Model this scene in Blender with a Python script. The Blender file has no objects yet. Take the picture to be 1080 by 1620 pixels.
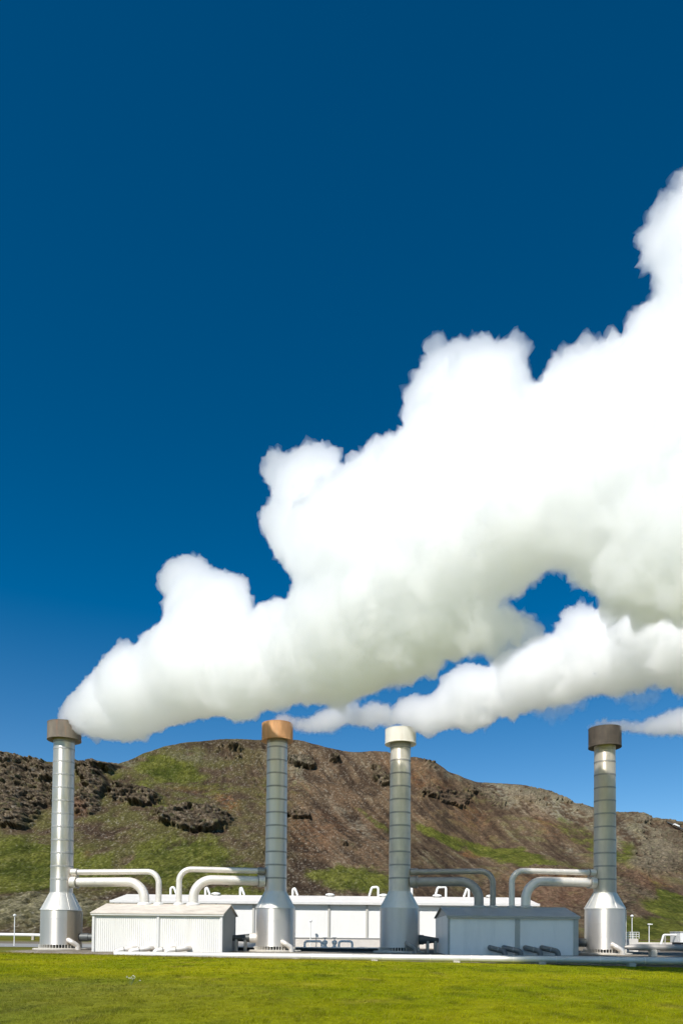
import bpy, bmesh, math, random
import numpy as np
from mathutils import Vector, Matrix, noise as mnoise

random.seed(7)
RNG = np.random.default_rng(11)
scene = bpy.context.scene
COL = scene.collection
PI = math.pi
QUICK_NO_STEAM = False

# ------------------------------------------------------------------ camera
EYE = Vector((0, 0, 1.7))
FPX, CX, CY = 1150.0, 540.0, 1450.0
PITCH, ROLL = math.radians(1.4), math.radians(0.5)
F = Vector((0, math.cos(PITCH), math.sin(PITCH)))
U0 = Vector((0, -math.sin(PITCH), math.cos(PITCH)))
R0 = Vector((1, 0, 0))
Rv = R0 * math.cos(ROLL) + U0 * math.sin(ROLL)
Uv = U0 * math.cos(ROLL) - R0 * math.sin(ROLL)

def at(px, py, Y):
    """measured position in the photograph + distance -> a point in the world"""
    d = F + Rv * ((px - CX) / FPX) + Uv * ((CY - py) / FPX)
    return EYE + d * (Y / d.y)

cam_data = bpy.data.cameras.new('camera')
cam = bpy.data.objects.new('camera', cam_data)
COL.objects.link(cam)
m = Matrix((Rv, Uv, -F)).transposed().to_4x4()
m.translation = EYE
cam.matrix_world = m
cam_data.sensor_width = 36
cam_data.lens = FPX / 1620 * 36
cam_data.shift_y = (CY - 810) / 1620
cam_data.clip_start = 0.1
cam_data.clip_end = 8000
scene.camera = cam

# ------------------------------------------------------------------ light
SUN_AZ, SUN_EL = math.radians(26), math.radians(47)      # azimuth: left of straight behind the camera
sdir = Vector((-math.sin(SUN_AZ) * math.cos(SUN_EL), -math.cos(SUN_AZ) * math.cos(SUN_EL), math.sin(SUN_EL)))
sun_d = bpy.data.lights.new('sun', 'SUN')
sun_d.energy = 4.3
sun_d.angle = math.radians(0.5)
sun_d.color = (1.0, 0.965, 0.905)
sun = bpy.data.objects.new('sun', sun_d)
sun.rotation_euler = sdir.to_track_quat('Z', 'Y').to_euler()
COL.objects.link(sun)

world = bpy.data.worlds.new('World')
scene.world = world
world.use_nodes = True
nt = world.node_tree
nt.nodes.clear()
sky = nt.nodes.new('ShaderNodeTexSky')
sky.sky_type = 'NISHITA'
sky.sun_disc = False
sky.sun_elevation = SUN_EL
sky.sun_rotation = math.atan2(sdir.x, sdir.y)
sky.altitude = 1500
sky.air_density = 1.0
sky.dust_density = 0.35
sky.ozone_density = 3.0
hs = nt.nodes.new('ShaderNodeHueSaturation')
hs.inputs['Hue'].default_value = 0.485
hs.inputs['Saturation'].default_value = 1.4
hs.inputs['Value'].default_value = 1.0
bg = nt.nodes.new('ShaderNodeBackground')
bg.inputs['Strength'].default_value = 0.070
out = nt.nodes.new('ShaderNodeOutputWorld')
tcw = nt.nodes.new('ShaderNodeTexCoord')
sep = nt.nodes.new('ShaderNodeSeparateXYZ')
nt.links.new(tcw.outputs['Generated'], sep.inputs[0])
for sock, lo, hi in (('Saturation', 1.28, 1.5), ('Value', 1.34, 1.08), ('Hue', 0.497, 0.493)):
    mr_ = nt.nodes.new('ShaderNodeMapRange'); mr_.interpolation_type = 'SMOOTHSTEP'
    mr_.inputs[1].default_value = 0.06; mr_.inputs[2].default_value = 0.60
    mr_.inputs[3].default_value = lo; mr_.inputs[4].default_value = hi
    nt.links.new(sep.outputs[2], mr_.inputs[0]); nt.links.new(mr_.outputs[0], hs.inputs[sock])
nt.links.new(sky.outputs[0], hs.inputs['Color'])
nt.links.new(hs.outputs[0], bg.inputs[0])
nt.links.new(bg.outputs[0], out.inputs[0])
vs = scene.view_settings
vs.view_transform = 'Standard'
vs.look = 'None'
vs.exposure = 0.32
vs.gamma = 1.0
vs.use_curve_mapping = False

scene.render.engine = 'CYCLES'
cy = scene.cycles
cy.max_bounces = 80
cy.diffuse_bounces = 3
cy.glossy_bounces = 4
cy.transmission_bounces = 4
cy.transparent_max_bounces = 16
cy.volume_bounces = 80
cy.sample_clamp_indirect = 0
cy.use_denoising = True
cy.use_adaptive_sampling = True
cy.adaptive_threshold = 0.02

# ------------------------------------------------------------------ helpers: objects
def link(o, parent=None):
    COL.objects.link(o)
    if parent is not None:
        o.parent = parent
        o.matrix_parent_inverse = parent.matrix_world.inverted()
    return o

def tag(o, label=None, cat=None, group=None, kind=None):
    if label: o['label'] = label
    if cat: o['category'] = cat
    if group: o['group'] = group
    if kind: o['kind'] = kind
    return o

def empty(name, loc):
    o = bpy.data.objects.new(name, None)
    o.empty_display_size = 0.5
    COL.objects.link(o)
    o.matrix_world = Matrix.Translation(Vector(loc))
    return o

def world_loc(o):
    p = Vector((0, 0, 0))
    while o is not None:
        p += o.location; o = o.parent
    return p

def mesh_obj(name, bm, mat, parent=None, smooth=False, origin=None):
    """one bmesh in world coordinates -> one object; a child keeps coordinates relative to its thing"""
    off = Vector(origin) if origin is not None else (world_loc(parent) if parent is not None else None)
    if off is not None:
        bmesh.ops.translate(bm, verts=bm.verts, vec=-off)
    me = bpy.data.meshes.new(name)
    bm.normal_update()
    bm.to_mesh(me)
    bm.free()
    mats = mat if isinstance(mat, (list, tuple)) else [mat]
    for mm in mats: me.materials.append(mm)
    if smooth:
        me.polygons.foreach_set('use_smooth', [True] * len(me.polygons))
        try: me.set_sharp_from_angle(angle=math.radians(35))
        except Exception: pass
    o = bpy.data.objects.new(name, me)
    COL.objects.link(o)
    if parent is not None:
        o.parent = parent
    elif off is not None:
        o.location = off
    return o

def np_mesh(name, verts, faces, mat, attrs=None, smooth=True, parent=None):
    me = bpy.data.meshes.new(name)
    verts = np.asarray(verts, dtype=np.float32)
    faces = np.asarray(faces, dtype=np.int32)
    k = faces.shape[1]
    me.vertices.add(len(verts))
    me.vertices.foreach_set('co', verts.ravel())
    me.loops.add(faces.size)
    me.loops.foreach_set('vertex_index', faces.ravel())
    me.polygons.add(len(faces))
    me.polygons.foreach_set('loop_start', np.arange(0, faces.size, k, dtype=np.int32))
    me.polygons.foreach_set('loop_total', np.full(len(faces), k, dtype=np.int32))
    me.update(calc_edges=True)
    me.validate()
    if smooth: me.polygons.foreach_set('use_smooth', np.ones(len(me.polygons), dtype=bool))
    for an, arr in (attrs or {}).items():
        a = me.color_attributes.new(an, 'FLOAT_COLOR', 'POINT')
        rgba = np.ones((len(verts), 4), dtype=np.float32)
        rgba[:, :3] = arr
        a.data.foreach_set('color', rgba.ravel())
    me.materials.append(mat)
    o = bpy.data.objects.new(name, me)
    COL.objects.link(o)
    if parent is not None: o.parent = parent
    return o

def copy_tree(o, parent=None):
    c = o.copy()
    COL.objects.link(c)
    if parent is not None: c.parent = parent
    for ch in list(o.children): copy_tree(ch, c)
    return c

# ------------------------------------------------------------------ helpers: shapes
def box(bm, x0, x1, y0, y1, z0, z1):
    vs_ = [bm.verts.new(p) for p in ((x0, y0, z0), (x1, y0, z0), (x1, y1, z0), (x0, y1, z0), (x0, y0, z1), (x1, y0, z1), (x1, y1, z1), (x0, y1, z1))]
    for q in ((0, 3, 2, 1), (4, 5, 6, 7), (0, 1, 5, 4), (1, 2, 6, 5), (2, 3, 7, 6), (3, 0, 4, 7)):
        bm.faces.new([vs_[i] for i in q])
    return vs_

def rbox(bm, x0, x1, y0, y1, z0, z1, b=0.02):
    t = bmesh.new()
    box(t, x0, x1, y0, y1, z0, z1)
    bmesh.ops.bevel(t, geom=list(t.edges), offset=b, segments=2, affect='EDGES', profile=0.5)
    me = bpy.data.meshes.new('tmp'); t.to_mesh(me); t.free()
    bm.from_mesh(me); bpy.data.meshes.remove(me)

def lathe(bm, c, prof, n=64, cap=True):
    """prof: list of (radius, z) from bottom to top round the vertical axis through c"""
    rings = []
    for r, z in prof:
        rings.append([bm.verts.new((c[0] + r * math.cos(2 * PI * k / n), c[1] + r * math.sin(2 * PI * k / n), z)) for k in range(n)])
    for a, b in zip(rings[:-1], rings[1:]):
        for k in range(n):
            bm.faces.new((a[k], a[(k + 1) % n], b[(k + 1) % n], b[k]))
    if cap:
        bm.faces.new(list(reversed(rings[0])))
        bm.faces.new(rings[-1])
    return rings

def fillet(pts, rad, seg=10):
    pts = [Vector(p) for p in pts]
    res = [pts[0]]
    for i in range(1, len(pts) - 1):
        r = rad[i] if isinstance(rad, (list, tuple)) else rad
        p, a, b = pts[i], pts[i - 1], pts[i + 1]
        u, v = (a - p).normalized(), (b - p).normalized()
        ang = u.angle(v)
        if r <= 0 or ang > PI - 0.01:
            res.append(p); continue
        t = min(r / math.tan(ang / 2), (a - p).length * 0.95, (b - p).length * 0.95)
        rr = t * math.tan(ang / 2)
        c = p + (u + v).normalized() * (rr / math.sin(ang / 2))
        s, e = p + u * t - c, p + v * t - c
        tot = s.angle(e)
        for k in range(seg + 1):
            w = k / seg
            q = (s * math.sin((1 - w) * tot) + e * math.sin(w * tot)) / math.sin(tot)
            res.append(c + q)
    res.append(pts[-1])
    return res

def tube(bm, path, r, n=20, caps=True):
    """sweep a circle along a path; r is a number or one per point"""
    path = [Vector(p) for p in path]
    T = []
    for i in range(len(path)):
        a = path[max(0, i - 1)]; b = path[min(len(path) - 1, i + 1)]
        T.append((b - a).normalized())
    up = Vector((0, 0, 1)) if abs(T[0].z) < 0.9 else Vector((0, 1, 0))
    N = (up - T[0] * up.dot(T[0])).normalized()
    rings = []
    for i, p in enumerate(path):
        N = (N - T[i] * N.dot(T[i])).normalized()
        B = T[i].cross(N)
        rr = r[i] if isinstance(r, (list, tuple)) else r
        rings.append([bm.verts.new(p + (N * math.cos(2 * PI * k / n) + B * math.sin(2 * PI * k / n)) * rr) for k in range(n)])
    for a, b in zip(rings[:-1], rings[1:]):
        for k in range(n):
            bm.faces.new((a[k], b[k], b[(k + 1) % n], a[(k + 1) % n]))
    if caps:
        bm.faces.new(rings[0])
        bm.faces.new(list(reversed(rings[-1])))

# ------------------------------------------------------------------ helpers: numpy noise
_perm = RNG.permutation(256).astype(np.int64)
_perm = np.concatenate([_perm, _perm, _perm])
_grad = RNG.normal(size=(256, 3)); _grad /= np.linalg.norm(_grad, axis=1, keepdims=True)
def pnoise(p):
    p = np.asarray(p, dtype=np.float64)
    i = np.floor(p).astype(np.int64); f = p - i
    i &= 255
    u = f * f * f * (f * (f * 6 - 15) + 10)
    res = 0
    for dx in (0, 1):
        for dy in (0, 1):
            for dz in (0, 1):
                h = _perm[_perm[_perm[(i[:, 0] + dx) & 255] + ((i[:, 1] + dy) & 255)] + ((i[:, 2] + dz) & 255)]
                g = _grad[h]
                d = g[:, 0] * (f[:, 0] - dx) + g[:, 1] * (f[:, 1] - dy) + g[:, 2] * (f[:, 2] - dz)
                w = (u[:, 0] if dx else 1 - u[:, 0]) * (u[:, 1] if dy else 1 - u[:, 1]) * (u[:, 2] if dz else 1 - u[:, 2])
                res = res + w * d
    return res * 1.6
def fbm(p, octaves=4, gain=0.5):
    s, a, t = 0, 1.0, 0
    for o in range(octaves):
        s = s + a * pnoise(p * (2 ** o) + 13.7 * o); t += a; a *= gain
    return s / t
def ridged(p, octaves=4, gain=0.5):
    s, a, t = 0, 1.0, 0
    for o in range(octaves):
        s = s + a * (1 - 2 * np.abs(pnoise(p * (2 ** o) + 7.3 * o))); t += a; a *= gain
    return s / t
def sstep(a, b, x):
    t = np.clip((x - a) / (b - a), 0, 1)
    return t * t * (3 - 2 * t)

# ------------------------------------------------------------------ materials
def new_mat(name):
    mt = bpy.data.materials.new(name)
    mt.use_nodes = True
    n = mt.node_tree
    return mt, n, n.nodes['Principled BSDF'], n.nodes['Material Output']

def N(n, typ, **kw):
    nd = n.nodes.new(typ)
    for k, v in kw.items():
        if k in nd.inputs: nd.inputs[k].default_value = v
        else: setattr(nd, k, v)
    return nd

def ramp(n, fac, stops):
    r = n.nodes.new('ShaderNodeValToRGB')
    el = r.color_ramp.elements
    el[0].position, el[0].color = stops[0][0], (*stops[0][1], 1)
    el[1].position, el[1].color = stops[1][0], (*stops[1][1], 1)
    for p, c in stops[2:]:
        e = el.new(p); e.color = (*c, 1)
    n.links.new(fac, r.inputs[0])
    return r

def paint(name, col, rough=0.5, metal=0.0, var=0.12, scale=1.5, streak=None, bump=0.0, dirt=None):
    """weathered surface: colour varied by large noise and vertical streaks"""
    mt, n, b, o = new_mat(name)
    tc = N(n, 'ShaderNodeTexCoord')
    mp = N(n, 'ShaderNodeMapping')
    geo = N(n, 'ShaderNodeNewGeometry')
    n.links.new(geo.outputs['Position'], mp.inputs['Vector'])
    if streak: mp.inputs['Scale'].default_value = (1, 1, streak)
    nz = N(n, 'ShaderNodeTexNoise', Scale=scale, Detail=6, Roughness=0.6)
    n.links.new(mp.outputs[0], nz.inputs['Vector'])
    lo = tuple(c * (1 - var) for c in col); hi = tuple(min(1, c * (1 + var)) for c in col)
    rp = ramp(n, nz.outputs['Fac'], [(0.3, lo), (0.7, hi)])
    last = rp.outputs[0]
    if dirt:
        dcol, amount = dirt
        n2 = N(n, 'ShaderNodeTexNoise', Scale=scale * 0.6, Detail=8, Roughness=0.7)
        mp2 = N(n, 'ShaderNodeMapping'); mp2.inputs['Scale'].default_value = (1.6, 1.6, 0.25); mp2.inputs['Location'].default_value = (31, 7, 3)
        n.links.new(geo.outputs['Position'], mp2.inputs['Vector']); n.links.new(mp2.outputs[0], n2.inputs['Vector'])
        r2 = ramp(n, n2.outputs['Fac'], [(0.5, (0, 0, 0)), (0.75, (amount,) * 3)])
        mx = N(n, 'ShaderNodeMix', data_type='RGBA')
        n.links.new(r2.outputs[0], mx.inputs[0]); n.links.new(last, mx.inputs[6]); mx.inputs[7].default_value = (*dcol, 1)
        last = mx.outputs[2]
    n.links.new(last, b.inputs['Base Color'])
    b.inputs['Metallic'].default_value = metal
    rr = N(n, 'ShaderNodeMapRange'); rr.inputs[3].default_value = rough * 0.85; rr.inputs[4].default_value = min(1, rough * 1.2)
    n.links.new(nz.outputs['Fac'], rr.inputs[0]); n.links.new(rr.outputs[0], b.inputs['Roughness'])
    if bump:
        nb = N(n, 'ShaderNodeTexNoise', Scale=scale * 4, Detail=4)
        bp = N(n, 'ShaderNodeBump', Strength=bump, Distance=0.02)
        n.links.new(nb.outputs['Fac'], bp.inputs['Height']); n.links.new(bp.outputs[0], b.inputs['Normal'])
    return mt

def brushed(mt, amount=0.85, rot=0.25):
    n = mt.node_tree; b = n.nodes['Principled BSDF']
    tg = N(n, 'ShaderNodeTangent', direction_type='RADIAL', axis='Z')
    n.links.new(tg.outputs[0], b.inputs['Tangent'])
    b.inputs['Anisotropic'].default_value = amount
    b.inputs['Anisotropic Rotation'].default_value = rot
    return mt

def attr_mat(name, rough=0.95, bump=0.3, scale=1.0, var=0.25):
    mt, n, b, o = new_mat(name)
    at_ = N(n, 'ShaderNodeAttribute'); at_.attribute_name = 'col'
    geo = N(n, 'ShaderNodeNewGeometry')
    nz = N(n, 'ShaderNodeTexNoise', Scale=scale, Detail=8, Roughness=0.7)
    n.links.new(geo.outputs['Position'], nz.inputs['Vector'])
    mr = N(n, 'ShaderNodeMapRange'); mr.inputs[1].default_value = 0.3; mr.inputs[2].default_value = 0.7
    mr.inputs[3].default_value = 1 - var; mr.inputs[4].default_value = 1 + var
    n.links.new(nz.outputs['Fac'], mr.inputs[0])
    vm = N(n, 'ShaderNodeVectorMath', operation='SCALE')
    n.links.new(at_.outputs['Color'], vm.inputs[0]); n.links.new(mr.outputs[0], vm.inputs['Scale'])
    n.links.new(vm.outputs[0], b.inputs['Base Color'])
    b.inputs['Roughness'].default_value = rough
    b.inputs['Specular IOR Level'].default_value = 0.05
    bp = N(n, 'ShaderNodeBump', Strength=bump, Distance=0.5 / scale)
    n.links.new(nz.outputs['Fac'], bp.inputs['Height']); n.links.new(bp.outputs[0], b.inputs['Normal'])
    return mt

M = {}
M['steel'] = paint('galvanised_steel', (0.72, 0.68, 0.63), 0.45, 0.72, 0.10, 0.8, streak=0.15)
M['steel_cone'] = paint('galvanised_cone', (0.76, 0.72, 0.65), 0.50, 0.6, 0.08, 0.8, streak=0.2, dirt=((0.55, 0.5, 0.43), 0.3))
M['steel_warm'] = paint('stained_stack_steel', (0.74, 0.68, 0.60), 0.5, 0.5, 0.2, 0.9, streak=0.5, dirt=((0.5, 0.42, 0.34), 0.5))
M['steel_dull'] = paint('dull_stack_steel', (0.66, 0.60, 0.51), 0.5, 0.5, 0.15, 0.9, streak=0.5, dirt=((0.45, 0.38, 0.3), 0.4))
M['band'] = paint('stack_band_steel', (0.36, 0.34, 0.31), 0.5, 0.6, 0.12, 1.5)
M['band_light'] = paint('pale_band_steel', (0.46, 0.44, 0.41), 0.5, 0.6, 0.1, 1.5)
for _k in ('steel', 'steel_warm', 'steel_dull'): brushed(M[_k])
M['beige_panel'] = paint('beige_drum_panel', (0.62, 0.54, 0.42), 0.5, 0.3, 0.08, 0.7)
M['cap_grey'] = paint('grey_rusted_cap', (0.17, 0.14, 0.11), 0.7, 0.1, 0.3, 1.2, streak=0.4, dirt=((0.42, 0.16, 0.06), 0.8))
M['cap_rust'] = paint('orange_rust_cap', (0.56, 0.29, 0.13), 0.8, 0.0, 0.25, 1.6, streak=0.25, dirt=((0.60, 0.40, 0.24), 0.7))
M['cap_white'] = paint('cream_cap', (0.68, 0.65, 0.58), 0.6, 0.0, 0.08, 1.2, streak=0.3, dirt=((0.45, 0.38, 0.28), 0.5))
M['cap_brown'] = paint('dark_brown_cap', (0.07, 0.055, 0.042), 0.75, 0.0, 0.35, 1.5, dirt=((0.13, 0.10, 0.07), 0.6))
M['inside'] = paint('sooty_inside', (0.06, 0.055, 0.05), 0.9)
M['pipe_white'] = paint('white_pipe_cladding', (0.78, 0.72, 0.65), 0.42, 0.35, 0.08, 0.9, dirt=((0.5, 0.45, 0.4), 0.4))
M['pipe_grey'] = paint('grey_pipe_cladding', (0.36, 0.33, 0.30), 0.5, 0.3, 0.15, 1.2, dirt=((0.35, 0.3, 0.25), 0.5))
M['pipe_dull'] = paint('dull_outlet_pipe', (0.20, 0.19, 0.175), 0.55, 0.2, 0.15, 1.2)
M['pipe_dark'] = paint('dark_pipe', (0.10, 0.105, 0.10), 0.5, 0.3, 0.2, 1.0)
M['wall_beige'] = paint('corrugated_cream_cladding', (0.78, 0.755, 0.71), 0.55, 0.0, 0.05, 0.6, streak=0.2, dirt=((0.55, 0.5, 0.42), 0.35))
M['wall_grey'] = paint('smooth_grey_cladding', (0.93, 0.89, 0.84), 0.5, 0.0, 0.05, 0.5, streak=0.3, dirt=((0.5, 0.5, 0.48), 0.35))
M['roof_beige'] = paint('beige_roof', (0.66, 0.59, 0.50), 0.6, 0.0, 0.12, 0.8, dirt=((0.36, 0.28, 0.2), 0.5))
M['roof_grey'] = paint('grey_roof', (0.46, 0.43, 0.38), 0.55, 0.1, 0.1, 0.8, dirt=((0.3, 0.28, 0.24), 0.5))
M['trim_grey'] = paint('grey_trim', (0.46, 0.44, 0.40), 0.45, 0.2, 0.05)
M['gable_grey'] = paint('grey_gable_cladding', (0.45, 0.44, 0.42), 0.55, 0.1, 0.06)
M['white'] = paint('white_cladding', (0.84, 0.82, 0.78), 0.55, 0.0, 0.03, 0.4, streak=0.3, dirt=((0.66, 0.62, 0.56), 0.3))
M['white_trim'] = paint('white_trim', (0.70, 0.68, 0.65), 0.5, 0.0, 0.05)
M['plinth_wall'] = paint('cream_plinth_wall', (0.66, 0.61, 0.55), 0.7, 0.0, 0.08, 1.0)
M['concrete'] = paint('pale_concrete', (0.50, 0.46, 0.39), 0.85, 0.0, 0.15, 2.0, bump=0.4, dirt=((0.32, 0.28, 0.22), 0.6))
M['black'] = paint('black_metal_and_gap_shade', (0.03, 0.03, 0.03), 0.6)
M['flower'] = paint('white_petals', (0.75, 0.75, 0.7), 0.7)
M['leaf'] = paint('plant_leaf', (0.12, 0.16, 0.05), 0.7)
M['lamp_white'] = paint('white_lamp', (0.8, 0.79, 0.76), 0.4)

# ------------------------------------------------------------------ ground
def pipe_line(X): return 57.5 - 0.2 * X
def ground_z(X, Y):
    X = np.asarray(X, float); Y = np.asarray(Y, float)
    yl = 57.5 - 0.2 * np.clip(X, -60, 45)
    d = yl - Y                                   # > 0 on the camera's side of the long pipe
    ze = -0.30 - 0.0075 * np.clip(X, -60, 40)
    grass = ze * sstep(5, 50, Y)
    trench = np.minimum(grass, -0.42)
    z = np.where(d > 0, trench + (grass - trench) * sstep(0.4, 1.0, d), trench * (1 - sstep(0.6, 1.6, -d)))
    z = z + 1.15 * sstep(84, 128, Y) * sstep(400, 100, np.abs(X))
    return z

def axis(dense0, dense1, step, far, ratio=1.18):
    a = list(np.arange(dense0, dense1 + 1e-6, step))
    s, x = step, dense1
    while x < far: s *= ratio; x += s; a.append(x)
    s, x = step, dense0
    b = []
    while x > -far: s *= ratio; x -= s; b.append(x)
    return np.array(b[::-1] + a)

def grid_faces(nx, ny):
    i = np.arange(ny - 1)[:, None] * nx + np.arange(nx - 1)[None]
    i = i.ravel()
    return np.stack([i, i + 1, i + nx + 1, i + nx], 1)

def c3(*a): return np.array(a)
def mixc(a, b, t): return a * (1 - t[:, None]) + b * t[:, None]

GRASS_A, GRASS_B, GRASS_D = c3(0.220, 0.250, 0.003), c3(0.315, 0.310, 0.005), c3(0.36, 0.30, 0.05)
def grass_colour(P):
    n1 = fbm(np.stack([P[:, 0] * 0.10, P[:, 1] * 0.10, P[:, 0] * 0], 1), 4)
    n2 = fbm(np.stack([P[:, 0] * 0.5 + 40, P[:, 1] * 0.35, P[:, 0] * 0], 1), 4)
    n3 = fbm(np.stack([P[:, 0] * 0.9 + 90, P[:, 1] * 0.25, P[:, 0] * 0 + 4], 1), 3)
    c = mixc(GRASS_A, GRASS_B, sstep(-0.35, 0.35, n1 + 0.5 * n2))
    c = mixc(c, GRASS_D, 0.55 * sstep(0.22, 0.55, n2 + 0.3 * n3))
    c = mixc(c, c3(0.075, 0.095, 0.006), 0.6 * sstep(0.1, 0.5, n3 - 0.4 * n1))
    n4 = fbm(np.stack([P[:, 0] * 3.2 + 9, P[:, 1] * 1.3, P[:, 0] * 0 + 8], 1), 3)
    c = c * (1 + 0.45 * n4)[:, None]
    lf = sstep(1, -9, P[:, 0]) * sstep(34, 22, P[:, 1])
    c = mixc(c, c3(0.14, 0.15, 0.045), 0.5 * lf)
    edge_ = pipe_line(np.clip(P[:, 0], -60, 45)) - P[:, 1]
    c = mixc(c, c3(0.19, 0.135, 0.02), 0.75 * sstep(7 + 5 * n2, 0.5, edge_) * sstep(6, -6, P[:, 0]))
    return c

gx = axis(-45, 45, 0.35, 2500)
gy_near = list(np.arange(4, 70, 0.3)); s, y = 0.3, 4.0
back = []
while y > -2500: s *= 1.2; y -= s; back.append(y)
gy = np.array(back[::-1] + gy_near)
XX, YY = np.meshgrid(gx, gy)
X, Y = XX.ravel(), YY.ravel()
# the far rows follow the line of the long pipe so the grass ends along it
yl = pipe_line(np.clip(X, -60, 45)) + 0.3
Y = np.where(Y > 20, 20 + (Y - 20) * (yl - 20) / 49.7, Y)
Z = ground_z(X, Y)
und = 0.05 * fbm(np.stack([X * 0.25, Y * 0.25, X * 0], 1), 3) + 0.03 * fbm(np.stack([X * 1.3, Y * 1.3, X * 0 + 3], 1), 3)
Z = Z + und * sstep(0.2, 1.5, yl - Y)
P = np.stack([X, Y, Z], 1)
gcol = grass_colour(P)
M['turf'] = attr_mat('meadow_turf', bump=0.8, scale=6.0, var=0.35)
g = np_mesh('ground', P, grid_faces(len(gx), len(gy)), M['turf'], {'col': gcol * 0.8})
tag(g, kind='structure')

# yard of gravel behind the long pipe
yy = np.concatenate([np.arange(0, 40, 0.4), np.arange(40, 95, 1.2), [100, 130, 200]])
XX, TT = np.meshgrid(gx, yy)
X = XX.ravel(); Y = pipe_line(np.clip(X, -60, 45)) + 0.3 + TT.ravel()
Z = ground_z(X, Y) + 0.02 * fbm(np.stack([X, Y, X * 0], 1), 2)
P = np.stack([X, Y, Z], 1)
n1 = fbm(P * 0.15, 4); n2 = fbm(P * 0.8, 3)
gc = mixc(c3(0.17, 0.145, 0.11), c3(0.24, 0.21, 0.17), sstep(-0.3, 0.3, n1 + 0.4 * n2))
gr = sstep(-27, -31, X + 1.5 * n1) * sstep(84, 78, Y) + sstep(96, 104, Y)
dry = mixc(c3(0.15, 0.125, 0.02), c3(0.10, 0.12, 0.02), sstep(-0.3, 0.3, n2))
gc = mixc(gc, dry, np.clip(gr, 0, 1))
M['gravel'] = attr_mat('gravel_yard', bump=0.5, scale=5.0, var=0.3)
tag(np_mesh('yard', P, grid_faces(len(gx), len(yy)), M['gravel'], {'col': gc}), kind='structure')

# asphalt service road on the left, behind the chimneys
M['asphalt'] = paint('worn_asphalt', (0.27, 0.265, 0.25), 0.85, 0.0, 0.15, 1.2, bump=0.5)
bm = bmesh.new()
rows = []
for k in range(61):
    X = -170 + k * 2.4
    row = [bm.verts.new((X, yy_, float(ground_z(X, yy_)) + 0.03)) for yy_ in np.linspace(79, 93, 8)]
    rows.append(row)
for a, b in zip(rows[:-1], rows[1:]):
    for k in range(7): bm.faces.new((a[k], b[k], b[k + 1], a[k + 1]))
tag(mesh_obj('road', bm, M['asphalt']), kind='structure')

# grass blades, one mesh
def make_grass():
    V, Cc = [], []
    def zone(n, y0, y1, h, w, per):
        Yc = RNG.uniform(y0 ** 2, y1 ** 2, n) ** 0.5
        Xc = RNG.uniform(-0.53, 0.53, n) * Yc
        keep = Yc < pipe_line(Xc) - 0.9
        Xc, Yc = Xc[keep], Yc[keep]
        dens = fbm(np.stack([Xc * 1.1, Yc * 1.1, Xc * 0], 1), 3)
        hh = h * (0.55 + 1.7 * np.clip(dens + 0.15, 0, 1))
        base = np.stack([Xc, Yc, ground_z(Xc, Yc) - 0.01], 1)
        base[:, 2] += 0.05 * fbm(np.stack([Xc * 0.25, Yc * 0.25, Xc * 0], 1), 3) + 0.03 * fbm(np.stack([Xc * 1.3, Yc * 1.3, Xc * 0 + 3], 1), 3)
        col = grass_colour(base)
        for _ in range(per):
            m_ = len(base)
            b = base + np.concatenate([RNG.normal(0, h * 0.45, (m_, 2)), np.zeros((m_, 1))], 1)
            a = RNG.uniform(0, 2 * PI, m_)
            dx = np.stack([np.cos(a), np.sin(a), a * 0], 1) * (w * RNG.uniform(0.6, 1.3, m_))[:, None]
            lean = np.stack([RNG.normal(0.25, 0.45, m_), RNG.normal(0, 0.45, m_), np.ones(m_)], 1)
            tip = b + lean * (hh * RNG.uniform(0.5, 1.25, m_))[:, None]
            V.append(np.stack([b - dx, b + dx, tip], 1).reshape(-1, 3))
            cc = col * RNG.uniform(0.6, 1.45, m_)[:, None]
            pale = RNG.random(m_) < 0.09
            cc[pale] = c3(0.33, 0.29, 0.06)
            Cc.append(np.repeat(cc, 3, 0))
    zone(26000, 11.5, 20, 0.055, 0.006, 5)
    zone(26000, 20, 34, 0.065, 0.010, 4)
    zone(26000, 34, 64, 0.075, 0.017, 4)
    V = np.concatenate(V); Cc = np.concatenate(Cc)
    f = np.arange(len(V)).reshape(-1, 3)
    mt, n, b, o = new_mat('grass_blades')
    a_ = N(n, 'ShaderNodeAttribute'); a_.attribute_name = 'col'
    n.links.new(a_.outputs['Color'], b.inputs['Base Color'])
    b.inputs['Roughness'].default_value = 0.7
    b.inputs['Specular IOR Level'].default_value = 0.04
    tr = N(n, 'ShaderNodeBsdfTranslucent'); n.links.new(a_.outputs['Color'], tr.inputs[0])
    mx = N(n, 'ShaderNodeMixShader'); mx.inputs[0].default_value = 0.35
    n.links.new(b.outputs[0], mx.inputs[1]); n.links.new(tr.outputs[0], mx.inputs[2]); n.links.new(mx.outputs[0], o.inputs[0])
    gobj = np_mesh('grass', V, f, mt, {'col': Cc}, smooth=False)
    tag(gobj, 'short yellow-green meadow grass filling the foreground', 'grass', kind='stuff')
make_grass()

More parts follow.
